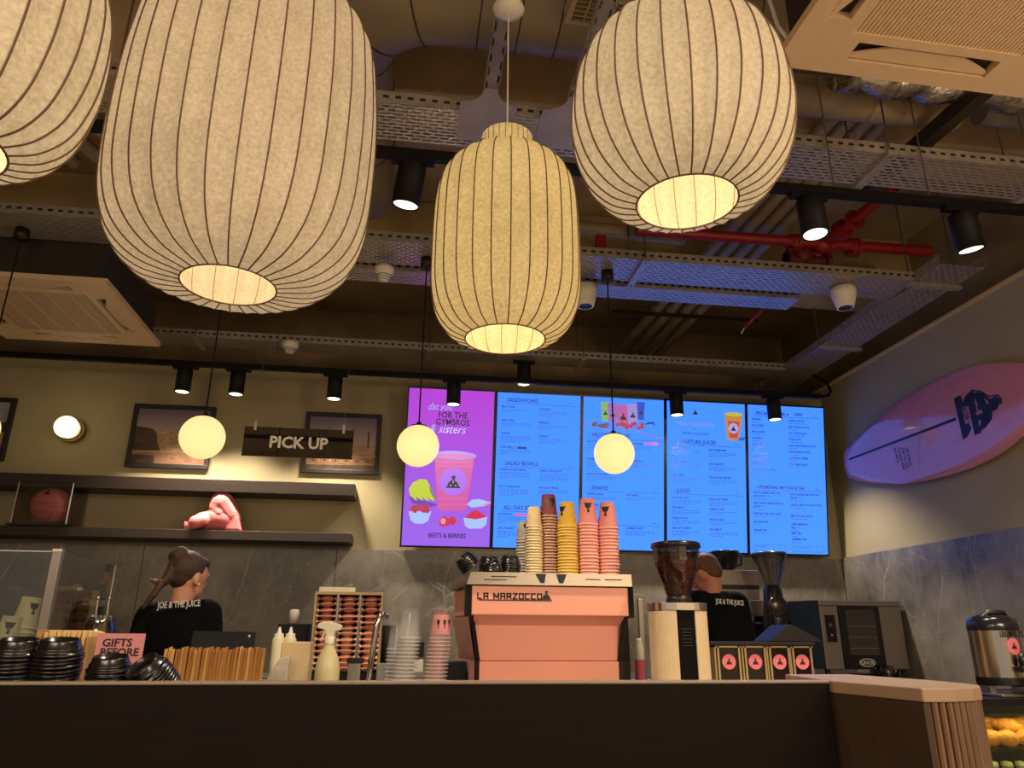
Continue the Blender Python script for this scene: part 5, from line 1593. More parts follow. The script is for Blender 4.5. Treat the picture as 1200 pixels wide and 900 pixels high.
MB().add([(u0 - .022, -.012, zz(1.436)), (u1 + .014, -.012, zz(1.436)), (u1 + .014, -.006, zz(1.484)), (u0 - .006, -.006, zz(1.484)), (u0 - .06, .5, zz(1.436)), (u1 + .03, .5, zz(1.436)), (u1 + .02, .5, zz(1.484)), (u0 - .04, .5, zz(1.484))],
         [(0, 1, 2, 3), (5, 4, 7, 6), (4, 0, 3, 7), (1, 5, 6, 2), (3, 2, 6, 7), (4, 5, 1, 0)]).build('cup_tray', mat('polished_steel', '857868', 0.34, 1.0, 0.05, 20, stretch=(1, 1, 10)), em)
mb = MB()
for x0, x1, z in ((-.24, -.14, 1.468), (-.27, -.18, 1.455), (.14, .2, 1.462), (.22, .29, 1.462)): mb.box(x0, x1, -.0135, -.008, zz(z) - .0012, zz(z) + .0012)
mb.build('tray_slots', BLACK, em)['kind'] = 'stuff'
for dx in (-.042, .042):
    s = -1 if dx < 0 else 1
    MB().prism([(dx - .02, zz(1.48)), (dx + .02, zz(1.48)), (dx + .004 - s * .004 + .006, zz(1.445)), (dx - .006 - s * .004, zz(1.445))], -.0135, -.008).build('cutout', BLACK, em)
mb = MB(); stroke_text(mb, 'LA MARZOCCO', u0 + .024, zz(1.3835), 0.0185, .0195, .0054, -.0012); mb.build('lettering', BLACK, em)
MB().box(u0 + .028, u0 + .32, -.0012, 0, zz(1.376), zz(1.380)).build('underline', BLACK, em)
mb = MB(); emblem(mb, u0 + .297, zz(1.396), .032, -.0016, 0); mb.build('emblem_print', BLACK, em)
MB().tube([(u1 + .03, .3, zz(1.3)), (u1 + .05, .26, zz(1.24)), (u1 + .03, .26, zz(1.12)), (u1 + .02, .26, zz(1.07))], .007, 8).build('steam_wand', CHROME, em)
MB().cyl((u1 + .01, .2, zz(1.27)), (u1 + .045, .2, zz(1.27)), .02, n=14).build('steam_knob', BLACK, em)
p = at(749, 770, 3.3)
o = empty('milk_bottle', (p.x, 3.3, ZB), label='small bottle with pink label right of the espresso machine', cat='bottle')
hb = zc(749, 748, 3.3) - ZB
MB().lathe([(0, 0), (.021, 0), (.021, hb * .75), (.014, hb * .95), (.014, hb), (0, hb)], 16).build('body', mat('milky_plastic', 'd9d0ac', 0.4), o)
MB().lathe([(.0215, .0), (.0215, hb * .55)], 16).build('paper_label', mat('pink_label', 'c8505c', 0.6), o)
p = at(752, 750, 3.5)
o = MB().box(-.012, .012, -.012, .012, 0, zc(752, 702, 3.5) - ZB).build('steel_post', mat('grey_steel_post', '8a8278', 0.35, 0.7), None, (p.x, 3.5, ZB), bevel=.002)
tag(o, 'slim grey steel post between espresso machine and grinder', 'post')

# ---- grinder with bean hopper
gx = (xc(767, 760, 2.95) + xc(831, 760, 2.95)) / 2
gr = empty('coffee_grinder', (gx, 2.95, ZB), label='cream and black coffee grinder with a full bean hopper right of the espresso machine', cat='coffee grinder')
gh = zc(798, 716, 2.95) - ZB
CRM = mat('cream_enamel', 'd9bf98', 0.35)
out = [(-.108, .02), (-.108, -.0), (-.105, -.02), (-.098, -.036), (-.088, -.048), (-.074, -.058), (-.056, -.065), (-.036, -.068), (-.036, .11), (-.08, .11), (-.108, .07)]
MB().prism(out, 0, gh, 'z').build('side_panel', CRM, gr, bevel=.004)
MB().prism([(-a, b) for a, b in out][::-1], 0, gh, 'z').build('side_panel', CRM, gr, bevel=.004)
MB().prism([(-.036, -.062), (.036, -.062), (.036, .11), (-.036, .11)], 0, gh, 'z').build('front_panel', mat('grinder_black', '080605', 0.6, spec=.1), gr)
mb = MB()
for k in range(6): mb.box(-.02, .02, -.0635, -.061, gh - .07 - .012 * k, gh - .067 - .012 * k)
mb.build('vent_slots', BLACK, gr)['kind'] = 'stuff'
MB().prism([(-.110, .0), (-.107, -.02), (-.1, -.037), (-.09, -.05), (-.075, -.06), (-.057, -.067), (-.036, -.070), (.036, -.070), (.057, -.067), (.075, -.06), (.09, -.05), (.1, -.037), (.107, -.02), (.110, 0), (.110, .07), (.08, .113), (-.08, .113), (-.110, .07)], gh, gh + .03, 'z').build('steel_collar', STEEL, gr, bevel=.002)
MB().lathe([(.035, gh + .03), (.05, gh + .034), (.05, gh + .05), (.043, gh + .056)], 28).build('hopper_ring', BLACK, gr)
hb0, hb1 = gh + .052, zc(791, 641, 2.95) - ZB
MB().lathe([(.043, hb0), (.048, hb0 + .01), (.085, hb0 + .125), (.094, hb0 + .19), (.096, hb1)], 36).build('hopper', glass('hopper_plastic', 'e0d8d2', .04), gr)
MB().lathe([(0, hb1 + .016), (.094, hb1 + .016), (.1, hb1 + .01), (.1, hb1 - .004), (.096, hb1 - .006), (0, hb1 - .006)], 36).build('hopper_lid', mat('smoked_lid', '1e1512', 0.25), gr)
MB().box(-.018, .012, -.088, -.06, hb1 - .06, hb1 - .006).build('lid_tab', BLACK, gr)
BEAN = mat('roasted_beans', '5a2a16', 0.35, 0, 0.35, 60)
bz = hb0 + .155
mb = MB().lathe([(0, hb0), (.040, hb0), (.045, hb0 + .012), (.079, hb0 + .120), (.085, bz - .006), (.05, bz), (0, bz + .004)], 28)
r9 = random.Random(9)
for k in range(620):
    z = hb0 + .008 + (bz - hb0 - .012) * r9.random() ** .8
    rad = .040 + (z - hb0) * .325 if z < hb0 + .125 else .083
    a = r9.uniform(0, 2 * math.pi)
    if k > 480: rad, z = .083 * math.sqrt(r9.random()), bz + .001
    mb.sph(((rad - .001) * math.cos(a), (rad - .001) * math.sin(a), z), (.0062, .0042, .0034), 6, 4, rot=Euler((r9.uniform(0, 3), r9.uniform(0, 3), r9.uniform(0, 3))))
bo = mb.build('coffee_beans', BEAN, gr); bo['kind'] = 'stuff'

# ---- dispenser boxes with round pink badges
names = ('leftmost', 'second from the left', 'third from the left', 'rightmost')
edges = [(836, 869), (868, 899), (897, 927), (924, 953)]
Yd = 3.0
zt = zc(890, 757, Yd)
for k, (l_, r2) in enumerate(edges):
    a, b_ = at(l_, 775, Yd), at(r2, 775, Yd)
    W = b_.x - a.x - .004
    o = empty('dispenser_box', ((a.x + b_.x) / 2, Yd, ZB), label=names[k] + ' of four black dispenser boxes with round pink emblem badges', cat='dispenser', group='dispenser boxes')
    H = zt - ZB
    MB().box(-W / 2 + .012, W / 2 - .008, 0, .14, 0, H - .006).build('front_panel', mat('dark_brown_panel', '251b15', 0.4), o)
    fm = mat('champagne_frame', 'b39a72', 0.3, 0.6)
    for x0, x1 in ((-W / 2, -W / 2 + .006), (-W / 2 + .012, -W / 2 + .02), (W / 2 - .014, W / 2 - .006)): MB().box(x0, x1, -.012, .14, 0, H).build('upright', fm, o)
    MB().box(-W / 2, W / 2, -.012, .14, H - .006, H).build('top_rail', fm, o)
    MB().box(-W / 2 + .02, W / 2 - .014, -.004, 0, H * .0, H - .006).build('glazing', mat('dark_glossy_panel', '1e1512', 0.1), o)
    mb = MB(); cx_ = .004; czz = zc(850, 775.5, Yd) - ZB
    mb.cyl((cx_, -.0045, czz), (cx_, -.0035, czz), .0285, n=32, mi=0)
    emblem(mb, cx_, czz, .021, -.0062, 1)
    mb.disc(cx_, czz, .0285, y=-.0055, mi=0, n=32)
    mb.build('badge', [mat('badge_pink', 'e0707c', 0.5), mat('black_print', '120e0e', 0.5)], o)
a, b_ = at(829, 752, Yd), at(952, 752, Yd)
o = MB().box(a.x, b_.x, Yd - .02, Yd + .2, zt + .001, zt + .016).build('black_tray', mat('dark_tray', '1a1613', 0.5, spec=.25), bevel=.003)
tag(o, 'flat black tray lying across the four dispenser boxes', 'tray')
a, b_, c_ = at(888, 750, 3.15), at(910, 732, 3.15), at(948, 750, 3.15)
mb = MB().prism([(a.x, zt + .017), (b_.x, b_.z), (b_.x + .02, b_.z - .002), (c_.x, zt + .022), (c_.x, zt + .017)], 3.05, 3.2)
tag(mb.build('machine_hood', mat('dark_tray', '1a1613', 0.5, spec=.25), bevel=.003), 'black wedge shaped hood lying on the tray above the dispenser boxes', 'lid')
# ================================================================== machines on the back counter
YB = 4.95
ZK = 1.0
YM = 5.1
a, b_ = at(856, 712, YM), at(917, 712, YM)
bm = empty('coffee_machine', ((a.x + b_.x) / 2, YM, ZK), label='steel topped coffee machine on the back counter beside the man', cat='coffee machine')
W = b_.x - a.x
z1, z2 = zc(885, 703, YM) - ZK, zc(885, 722, YM) - ZK
MB().box(-W / 2, W / 2, 0, .35, z2, z1).build('head', mat('satin_steel', '9a9188', 0.35, 0.8), bm, bevel=.004)
MB().box(-W / 2 - .01, -W / 2 + .1, -.005, .35, z2 - .03, z1 + .004).build('control_panel', BLACK, bm)
MB().box(-W / 2, W / 2, .16, .35, 0, z2).build('back_panel', BLACKMATT, bm)
MB().box(-W / 2 - .01, W / 2 + .01, -.05, .35, 0, .05).build('drip_tray', BLACK, bm)
for dx in (-.02, .12): MB().lathe([(.035, z2), (.035, z2 - .05), (.02, z2 - .055), (0, z2 - .055)], 16, c=(dx, .08, 0)).build('group_head', CHROME, bm)
MB().cyl((-.02, .05, z2 - .045), (-.02, -.1, z2 - .06), .013, n=10).build('portafilter_handle', BLACK, bm)
MB().box(.02, .06, -.02, .03, .05, .13).build('cup_stand', mat('champagne_frame', 'b39a72', 0.3, 0.6), bm)
p = at(862, 672, YB + .27)
o = empty('steel_box', (p.x, YB + .27, ZK + z1), label='flat steel box behind the man, under the black pitcher', cat='box')
hs = zc(862, 669, YB + .27) - ZK - z1
MB().box(-.17, .13, -.08, .08, 0, hs).build('body', mat('satin_steel', '9a9188', 0.35, 0.8), o, bevel=.004)
MB().box(-.17, .13, -.085, -.08, hs * .35, hs * .5).build('slot', BLACK, o)
p = at(851, 668, YB + .27)
bl = empty('black_pitcher', (p.x, YB + .27, ZK + z1 + hs), label='black tapered pitcher with a wide rim right of the man head', cat='pitcher')
hp = zc(851, 646, YB + .27) - ZK - z1 - hs
MB().lathe([(0, 0), (.075, 0), (.078, .02), (.095, hp - .02), (.1, hp - .015), (.1, hp), (.0, hp)], 28).build('body', mat('black_gloss', '17151a', 0.2), bl)
MB().tube([(.09, 0, hp * .85), (.125, 0, hp * .8), (.12, 0, hp * .35), (.084, 0, hp * .25)], .01, 8).build('handle', BLACK, bl)
p = at(905, 690, 4.9)
g2 = empty('coffee_grinder', (p.x, 4.9, ZK), label='black coffee grinder with an empty clear hopper on the back counter', cat='coffee grinder')
hz = zc(905, 686, 4.9) - ZK
ht_ = zc(905, 650, 4.9) - ZK
MB().lathe([(0, 0), (.082, 0), (.082, .03), (.055, .05), (.055, .2), (.075, .24), (.085, .34), (.06, hz - .03), (.05, hz)], 26).build('body', mat('black_gloss', '17151a', 0.2), g2)
MB().sph((-.01, -.075, hz - .14), (.07, .03, .07), 18, 10).build('dial', mat('dial_metal', '4a443e', 0.25, 0.7), g2)
MB().cyl((-.09, -.06, .22), (-.17, -.12, .21), .014, n=10).build('fork_handle', BLACK, g2)
MB().lathe([(.05, hz), (.052, hz + .01), (.115, ht_ - .02), (.117, ht_)], 32).build('hopper', glass('hopper_plastic2', 'dcd9e4', .07), g2)
MB().lathe([(0, ht_ + .012), (.116, ht_ + .012), (.121, ht_ + .004), (.121, ht_ - .008), (0, ht_ - .006)], 32).build('hopper_lid', mat('smoked_clear', '3a3534', 0.2), g2)

# ---- oven
Yo = 4.9
ov = empty('oven', (xc(1012, 745, Yo), Yo, ZK), (0, 0, 0), 'small steel convection oven with dark glass door on the back counter', 'oven')
xl, xr = xc(964, 745, Yo) - ov.location.x, xc(1060, 745, Yo) - ov.location.x
zt, zb = zc(1010, 704, Yo) - ZK, .045
OS = mat('oven_steel', '8b8078', 0.36, 0.75, 0.04, 20)
MB().box(xl, xr, .02, .45, zb, zt).build('body', mat('oven_body', '3a3a42', 0.3, 0.5), ov, bevel=.004)
MB().box(xl, xr, 0, .02, zt - .035, zt).build('top_trim', OS, ov, bevel=.003)
xd0, xd1 = xl + (xr - xl) * .22, xl + (xr - xl) * .72
MB().box(xl, xd0, 0, .02, zb, zt - .037).build('control_column', OS, ov, bevel=.003)
MB().box(xd1, xr, 0, .02, zb, zt - .037).build('handle_column', OS, ov, bevel=.003)
MB().box(xl + .03, xd0 - .03, -.004, 0, zt - .27, zt - .095).build('control_panel', mat('oven_black_glass', '120f10', 0.12), ov)
MB().box(xl + .055, xd0 - .055, -.0055, -.004, zt - .17, zt - .15).build('display', mat('grey_display', '5d5a58', 0.3), ov)
MB().box(xl + .062, xd0 - .062, -.0055, -.004, zt - .228, zt - .222).build('red_indicator', emit('red_led', 'ff4a30', 1.5), ov)
dr = MB().box(xd0 + .002, xd1 - .002, -.012, .015, zb + .0, zt - .04).build('door', mat('oven_black_glass', '120f10', 0.12), ov, bevel=.003)
MB().box(xd0 + .045, xd1 - .04, -.0135, -.012, zb + .09, zt - .06).build('window', mat('oven_window', '3b332e', 0.08), dr)
for k in range(3): MB().box(xd0 + .05, xd1 - .045, -.0145, -.0135, zb + .13 + .07 * k, zb + .134 + .07 * k).build('rack_line', mat('rack_grey', '6a625a', 0.4), dr)
mb = MB(); mb.disc((xd0 + xd1) / 2 + .01, zb + .042, .058, .026, -.0128, 0, 28); mb.disc((xd0 + xd1) / 2 + .01, zb + .042, .050, .020, -.0134, 1, 28)
mb.build('maker_badge', [mat('badge_silver', 'b9b1a8', 0.4), mat('oven_black_glass', '120f10', 0.12)], dr)
text('lettering', 'UNOX', mat('badge_silver', 'b9b1a8', 0.4), dr, ((xd0 + xd1) / 2 + .01, -.0142, zb + .031), .03, align='CENTER', bold=.001)
for dx in (xl + .04, xr - .04): MB().cyl((dx, .06, 0), (dx, .06, zb), .018, n=12).build('foot', BLACK, ov)
MB().add([(xl - .002, .0, zb), (xl - .12, .3, zb), (xl - .12, .3, zt), (xl - .002, 0, zt), (xl - .002, .02, zb), (xl - .11, .31, zb), (xl - .11, .31, zt), (xl - .002, .02, zt)], [(0, 3, 2, 1), (4, 5, 6, 7), (0, 4, 7, 3), (1, 2, 6, 5), (3, 7, 6, 2), (0, 1, 5, 4)]).build('side_glass', mat('oven_side', '18222c', 0.2), ov)
p = at(1070, 760, 5.15)
o = MB().box(-.012, .012, -.16, .16, 0, .36).build('shade_board', mat('dark_tray', '27211d', 0.35), None, (p.x + .03, 5.2, ZK + .003), (0, -.17, 0), bevel=.003)  # dark board added where shadow shows beside the oven
tag(o, 'added dark board standing for the shadow beside the oven', 'board')
p = at(1040, 790, 4.86)
gm = empty('glass_mug', (p.x, 4.86, ZK), label='small clear glass mug in front of the oven', cat='mug')
gg = glass('mug_glass', 'eeeae2', .12)
MB().lathe([(0, .004), (.034, .004), (.036, .01), (.042, .07), (.0395, .07), (.033, .012), (0, .01)], 24).build('body', gg, gm)
MB().tube([(.04, 0, .055), (.065, 0, .05), (.065, 0, .025), (.037, 0, .02)], .005, 8).build('handle', gg, gm)

# ================================================================== urn and pastry case
Yu = 2.75
l_, r2 = at(1134, 745, Yu), at(1196, 745, Yu)
ta, tb2 = math.atan2(l_.x, l_.y), math.atan2(r2.x, r2.y)
ur = Yu / math.cos((ta + tb2) / 2) * math.sin((tb2 - ta) / 2)
ux = Yu * math.tan((ta + tb2) / 2)
caset = zc(1160, 819, 2.62)
un = empty('drinks_urn', (ux, Yu, caset), label='steel thermal drinks urn with black lid and pink badge at the right edge', cat='urn')
ub = zc(1160, 803, Yu) - caset
ut = zc(1165, 723, Yu) - caset
us = zc(1165, 739, Yu) - caset
ue = zc(1165, 793, Yu) - caset
MB().box(-ur * .95, ur * .95, -ur, ur, 0, .012).build('stand_foot', STEEL, un, bevel=.003)
for dx in (-ur * .8, ur * .8): MB().box(dx - .012, dx + .012, -.03, .03, .012, ub).build('stand_post', STEEL, un)
MB().lathe([(0, ub), (ur * .97, ub), (ur * 1.0, ub + .006), (ur * 1.0, ue)], 44).build('base_band', BLACK, un)
MB().lathe([(ur * .985, ue), (ur * .985, us)], 44).build('steel_body', mat('urn_steel', 'c3b5a6', 0.2, 1.0, 0.03, 8, stretch=(1, 1, .2)), un)
MB().lathe([(ur, us), (ur * 1.01, us + .01), (ur * .97, ut - .012), (ur * .8, ut), (ur * .5, ut + .008), (0, ut + .01)], 44).build('lid', mat('black_gloss', '17151a', 0.2), un)
MB().tube([(-ur * .6, -.02, ut - .004), (-ur * .4, -.03, ut + .016), (ur * .4, -.03, ut + .016), (ur * .6, -.02, ut - .004)], .01, 8).build('lid_handle', BLACK, un)
def wrap(pts, rad, a0=-math.pi / 2): return [(rad * math.cos(a0 + x / rad), rad * math.sin(a0 + x / rad), z) for x, z in pts]
bzc = zc(1172, 757, Yu) - caset
mb = MB()
c30 = [(.028 * math.cos(2 * math.pi * k / 28) + .005, bzc + .03 * math.sin(2 * math.pi * k / 28)) for k in range(28)]
n_ = 14
xs = [-math.cos(math.pi * k / n_) for k in range(n_ + 1)]
top_ = wrap([(.028 * x + .005, bzc + .03 * math.sqrt(max(0, 1 - x * x))) for x in xs], ur * .992)
bot_ = wrap([(.028 * x + .005, bzc - .03 * math.sqrt(max(0, 1 - x * x))) for x in xs], ur * .992)
mb.add(top_ + bot_, [(n_ + 1 + k, n_ + 2 + k, k + 1, k) for k in range(n_)], 0)
for p0_ in EMB:
    for p_ in strips(p0_, .2): mb.add(wrap([(a * .02 + .005, b * .02 + bzc) for a, b in p_], ur * 1.001), [tuple(range(len(p_)))], 1)
mb.build('badge', [mat('badge_pink', 'e0707c', 0.5), mat('black_print', '120e0e', 0.5)], un)
text('lettering', 'LUXUS', BLACK, un, (0.005, -ur - .0025, bzc + .034), .03, align='CENTER', bold=.0008)
zs = zc(1178, 783, Yu) - caset
MB().box(-.012, .032, -ur - .04, -ur + .004, zs - .01, zs + .012).build('tap_body', BLACK, un, bevel=.004)
MB().lathe([(.012, zs + .012), (.016, zs + .03), (.011, zs + .055), (0, zs + .057)], 14, c=(.01, -ur - .02, 0)).build('tap_lever', BLACK, un)
MB().lathe([(.012, zs - .01), (.01, zs - .035), (0, zs - .035)], 14, c=(.01, -ur - .025, 0)).build('tap_nozzle', WHITEP, un)
MB().box(-.02, ur + .06, -ur - .07, -ur - .005, .03, .036).build('drip_grid', STEEL, un)
px0 = xc(1130, 850, 2.62)
pc = empty('pastry_case', (px0, 2.62, 0), label='lit glass pastry case below the urn at the right edge', cat='display case')
CW_ = .75
MB().box(0, CW_, 0, .5, caset - .022, caset).build('top_board', BLACKMATT, pc)
MB().box(0, CW_, 0, .5, 0, .62).build('plinth', BLACKMATT, pc)
MB().box(0, CW_, .485, .5, .62, caset - .022).build('back_panel', mat('case_back', '6b6330', 0.6), pc)
MB().box(0, CW_, -.002, .002, .62, caset - .022).build('front_glass', glass('case_glass', 'eef0e2', .02), pc)
for dx in (0.012, CW_ - .012): MB().box(dx - .012, dx + .012, 0, .02, .62, caset - .022).build('post', BLACKMATT, pc)
zsh = zc(1175, 875, 2.7)
MB().box(.024, CW_ - .024, .02, .48, zsh - .008, zsh).build('glass_shelf', glass('shelf_glass', 'e3ecd6', .06), pc)
MB().box(0, CW_, .004, .014, caset - .05, caset - .022).build('top_lip', BLACKMATT, pc)
MB().box(.05, CW_ - .05, .03, .045, caset - .032, caset - .022).build('led_strip', emit('led_warm', 'ffdf90', 6.0), pc)
l = lamp('AREA', 'case_light', (px0 + CW_ / 2, 2.68, caset - .035), 1.3, (1, .82, .40), (.6, .05))
PAS = mat('golden_pastry', 'd08a2c', 0.5, 0, 0.3, 28, 0.3, 60)
r5 = random.Random(5)
crl = ('left croissant at the back of the lit pastry shelf', 'large golden croissant lying on top of the shelf pile', 'right croissant at the edge of the lit pastry shelf', 'left front croissant on the lit pastry shelf', 'middle front croissant on the lit pastry shelf', 'right front croissant on the lit pastry shelf')
for k, (px, py, Yp, rz) in enumerate(((1158, 848, 2.82, .2), (1182, 852, 2.76, -.3), (1203, 852, 2.82, .6), (1162, 866, 2.72, .1), (1182, 868, 2.70, .3), (1203, 866, 2.73, -.2))):
    p = at(px, py, Yp)
    mb = MB()
    for j in range(9):
        t = (j - 4) / 4
        mb.sph((.055 * t, .03 * t * t, 0), (.016, .036 * (1 - .6 * abs(t) ** 1.3), .03 * (1 - .6 * abs(t) ** 1.3)), 14, 8)
    o = remesh(mb, 'croissant', PAS, None, .004, 2, (p.x, Yp, zsh + .027 + (.034 if k < 3 else 0)), (r5.uniform(-.2, .2), r5.uniform(-.15, .15), rz))
    tag(o, crl[k], 'croissant', 'croissants in the pastry case')
zl = .80
MB().box(.024, CW_ - .024, .02, .48, zl - .008, zl).build('glass_shelf', glass('shelf_glass', 'e3ecd6', .06), pc)
for k, (px, lab) in enumerate(((1163, 'left'), (1180, 'middle'), (1196, 'right'))):
    p = at(px, 897, 2.72)
    o = empty('dessert_pot', (p.x, 2.72, zl), label=lab + ' of three pale dessert pots on the low shelf of the pastry case', cat='pot', group='dessert pots')
    zq = p.z + .012 - zl
    MB().lathe([(0, 0), (.018, 0), (.02, zq - .01), (.018, zq), (0, zq + .004)], 18).build('body', mat('pale_cream_pot', 'efe8cc', 0.5), o)
    MB().lathe([(.0203, zq * .2), (.0205, zq * .4)], 18).build('paper_band', mat('green_band', '9aa55a', 0.6), o)

# ================================================================== staff
SKIN = mat('skin', 'c88c6c', 0.5, 0, 0.05, 12)
SKIN2 = mat('skin_ruddy', 'b8785c', 0.5, 0, 0.05, 12)
BLK = mat('black_cotton', '0a0909', 0.9, 0, 0.15, 30, 0.12, 120, spec=.1)
DEN = mat('dark_trousers', '1c1b20', 0.85)
HAIRB = mat('brown_hair', '3d2616', 0.5, 0, 0.35, 40, 0.5, 90, stretch=(3, 3, .6))
HAIRL = mat('light_brown_hair', '6e4c2e', 0.5, 0, 0.3, 40, 0.4, 90)
def person(label, loc, head, yaw, pitch_, shL, shR, elL, elR, haL, haR, skin, lean=(0, 0), sc=1.0, female=True):
    """all points relative to loc (feet on the floor); head: centre of the skull; yaw about Z: 0 looks to +Y"""
    o = empty('person', loc, label=label, cat='person')
    V = Vector
    head, shL, shR, elL, elR, haL, haR = (V(q) for q in (head, shL, shR, elL, elR, haL, haR))
    R = (Matrix.Rotation(yaw, 3, 'Z') @ Matrix.Rotation(pitch_, 3, 'X'))
    E_ = R.to_euler()
    H = lambda x, y, z: head + R @ V((x, y, z))
    mid = (shL + shR) / 2
    mb = MB()
    # head: skull, jaw, nose, chin, ears, neck
    mb.sph(head, (.074, .094, .098), 22, 14, rot=E_)
    mb.sph(H(0, .03, -.055), (.056, .06, .068), 18, 12, rot=E_)
    mb.sph(H(0, .062, -.098), (.026, .024, .022), 12, 8, rot=E_)
    bone(mb, [H(0, .088, -.005), H(0, .101, -.038)], [.010, .0135], 10)
    mb.sph(H(0, .088, -.072), (.024, .014, .012), 12, 8, rot=E_)
    for s_ in (-1, 1):
        mb.sph(H(s_ * .078, -.008, -.025), (.011, .02, .033), 12, 8, rot=E_)
        mb.sph(H(s_ * .03, .084, .012), (.022, .012, .008), 10, 6, rot=E_)
    nb = mid + V((0, .01, .045))
    bone(mb, [H(0, -.012, -.07), nb, mid + V((0, .0, -.08))], [.052, .056, .09])
    for sh, el, ha in ((shL, elL, haL), (shR, elR, haR)):
        bone(mb, [mid + V((0, 0, -.06)), sh, el, ha], [.06, .05, .042, .029])
        d = (ha - el).normalized()
        sd = d.cross(V((0, 0, 1))).normalized()
        up = sd.cross(d)
        pc_ = ha + d * .05
        mb.sph(pc_, (.04, .04, .03), 12, 8)
        for f in range(4):
            b0_ = ha + d * .075 + sd * (-.03 + .02 * f)
            ln = (.055, .066, .06, .045)[f]
            bone(mb, [b0_, b0_ + d * ln * .6 - up * .01, b0_ + d * ln - up * .032], [.0095, .009, .008], 8)
        t_ = ha + d * .03 + sd * -.034
        bone(mb, [t_, t_ + d * .03 - sd * .022, t_ + d * .055 - sd * .026 - up * .012], [.0115, .0105, .009], 8)
    remesh(mb, 'body', skin, o, .0075, 4)
    for s_ in (-1, 1):
        e = MB().sph(H(s_ * .03, .071, -.002), .0125, 12, 8)
        e.sph(H(s_ * .03, .0795, -.002), (.006, .0055, .006), 10, 6, 1)
        e.build('eye', [mat('eye_white', 'd8d0c8', 0.2), mat('eye_iris', '2a1a10', 0.2)], o)
    # shirt
    mb = MB()
    w_ = (shR - shL).length / 2
    hip = V((mid.x - lean[0], mid.y - lean[1], .98))
    st = []
    for t, kx, ky in ((0, .50, .5), (.08, .92, .85), (.2, 1.0, 1.0), (.4, .98, 1.05), (.65, .86, .95), (.85, .88, .95), (1.0, .96, 1.0)):
        st.append((mid + V((0, 0, .05)) + (hip - mid - V((0, 0, .05))) * t, (w_ + .01) * kx, .115 * ky))
    vs, fs = [], []
    n = 22
    for c, rx, ry in st:
        ax_ = (shR - shL).normalized(); ay_ = V((0, 0, 1)).cross(ax_)
        for j in range(n):
            a = 2 * math.pi * j / n
            vs.append(c + ax_ * rx * math.copysign(abs(math.cos(a)) ** .85, math.cos(a)) + ay_ * ry * math.copysign(abs(math.sin(a)) ** .85, math.sin(a)))
    for i in range(len(st) - 1):
        for j in range(n): fs.append((i * n + j, (i + 1) * n + j, (i + 1) * n + (j + 1) % n, i * n + (j + 1) % n))
    fs.append(tuple(range(n))); fs.append(tuple((len(st) - 1) * n + j for j in range(n))[::-1])
    mb.add(vs, fs, 0, True)
    for sh, el, ha in ((shL, elL, haL), (shR, elR, haR)):
        bone(mb, [mid + V((0, 0, .0)) + (sh - mid) * .45, sh, el, el.lerp(ha, .45)], [.07, .07, .058, .05], 16)
    mb.tube([mid + V((0, .0, -.01)), mid + V((0, .004, .05))], [.085, .066], 18)
    remesh(mb, 'shirt', BLK, o, .011, 5)
    # trousers and shoes
    mb = MB(); mb.sph(hip + V((0, 0, -.06)), (.165, .12, .13), 18, 10)
    for s_ in (-1, 1):
        bone(mb, [hip + V((s_ * .085, 0, -.08)), V((s_ * .1 + hip.x, hip.y + .02, .5)), V((s_ * .11 + hip.x, hip.y, .09))], [.09, .062, .05], 14)
    remesh(mb, 'trousers', DEN, o, .016, 3)
    for s_ in (-1, 1):
        m2 = MB(); bone(m2, [V((s_ * .11 + hip.x, hip.y - .03, .04)), V((s_ * .12 + hip.x, hip.y + .15, .032))], [.04, .032], 12)
        m2.build('shoe', BLACK, o)
    return o, H, R, E_, mid
# woman with her back to the camera
Wp = at(214, 700, 4.0)
bx = Wp.x
rel = lambda px, py, Y: at(px, py, Y) - Vector((bx, 4.0, 0))
wo, H, R, E_, mid = person('woman in a black t-shirt with her hair in a bun, seen from behind', (bx, 4.0, 0),
    rel(222, 673, 4.02), -38 * D2R, -.14, rel(176, 722, 4.02), rel(243, 719, 3.98), rel(158, 768, 3.97), rel(247, 768, 3.97), rel(180, 800, 4.3), rel(232, 800, 4.3), SKIN)
mb = MB()
mb.sph(H(0, -.022, .022), (.083, .092, .092), 24, 14, rot=E_)
mb.sph(H(0, -.05, -.02), (.062, .05, .062), 18, 10, rot=E_)
mb.sph(H(0, .045, .062), (.058, .046, .036), 16, 8, rot=E_)
hb = H(-.02, -.075, .085)
for k in range(7):
    a = k * .9
    mb.sph(hb + Vector((.02 * math.cos(a), .02 * math.sin(a), .012 * math.sin(a * 1.3))), .03, 12, 8)
bp = [rel(207, 655, 3.98), rel(202, 668, 3.95), rel(197, 677, 3.94), rel(191, 683, 3.93)]
bone(mb, bp, [.03, .03, .026, .022], 12)
remesh(mb, 'hair', HAIRB, wo, .006, 3)
mb = MB(); bone(mb, [rel(191, 682, 3.93), rel(184, 682.5, 3.93), rel(176, 679.5, 3.94)], [.02, .014, .008], 12)
remesh(mb, 'hair_tail', HAIRL, wo, .005, 2)
mb = MB(); bone(mb, [rel(189, 684, 3.9), rel(180, 697, 3.88), rel(168, 712, 3.88)], [.018, .017, .01], 12)
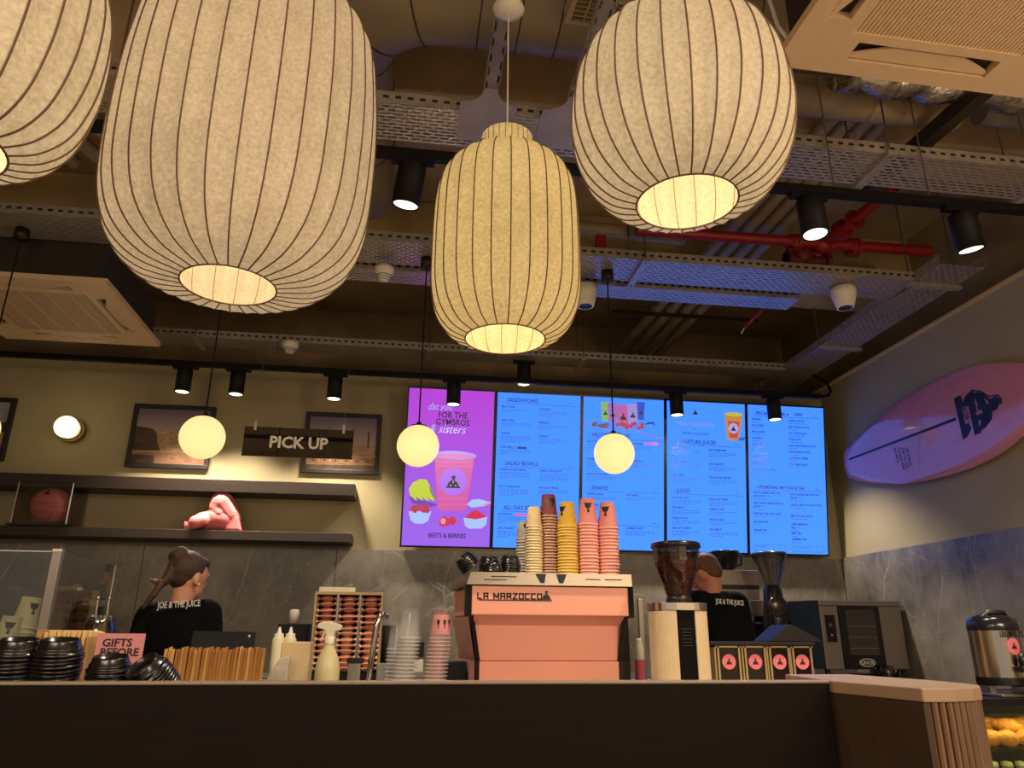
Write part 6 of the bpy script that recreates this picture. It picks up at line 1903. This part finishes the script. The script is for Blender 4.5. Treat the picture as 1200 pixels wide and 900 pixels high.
remesh(mb, 'loose_braid', HAIRB, wo, .005, 2)
MB().sph(H(.088, .0, -.052), .006, 10, 6).build('earring', mat('pearl', 'e8dcc8', 0.2), wo)
p = rel(184, 713, 3.85)
text('lettering', 'JOE & THE JUICE', mat('white_shirt_print', 'c8c4bc', 0.7), wo, (p.x, p.y + .008, p.z), .042, rot=(math.pi / 2 + .05, -.075, .08), bold=.0006, sx=.62)
# man bent over the counter
Mp = at(838, 720, 4.25)
bx = Mp.x
rel = lambda px, py, Y: at(px, py, Y) - Vector((bx, 4.25, 0))
mo, H, R, E_, mid = person('man with short brown hair in a black t-shirt bending beside the grinder', (bx, 4.25, 0),
    rel(826, 671, 4.33), 40 * D2R, -.5, rel(811, 706, 4.3), rel(863, 707, 4.24), rel(800, 765, 4.35), rel(878, 765, 4.22), rel(808, 790, 4.6), rel(862, 795, 4.5), SKIN2, lean=(-.03, .1))
mb = MB()
mb.sph(H(0, -.016, .026), (.081, .092, .088), 24, 14, rot=E_)
mb.sph(H(0, -.05, -.015), (.068, .054, .06), 18, 10, rot=E_)
mb.sph(H(0, .04, .066), (.06, .052, .04), 16, 8, rot=E_)
remesh(mb, 'hair', mat('short_brown_hair', '5a3a24', 0.6, 0, 0.35, 60, 0.6, 140), mo, .006, 2)
p = rel(839, 707, 4.1)
text('lettering', 'JOE & THE JUICE', mat('white_shirt_print', 'c8c4bc', 0.7), mo, (p.x, p.y + .0, p.z), .038, rot=(math.pi / 2 - .15, .06, -.05), bold=.0006, sx=.58)

# ---- lettering becomes plain meshes
bpy.context.view_layer.update()
dg = bpy.context.evaluated_depsgraph_get()
for o in [q for q in bpy.data.objects if q.type == 'FONT']:
    me = bpy.data.meshes.new_from_object(o.evaluated_get(dg))
    me.name = o.name
    nm = o.name
    q = bpy.data.objects.new(nm, me)
    COL.objects.link(q)
    q.parent = o.parent
    q.location, q.rotation_euler, q.scale = o.location, o.rotation_euler, o.scale
    bpy.data.objects.remove(o)
    q.name = nm
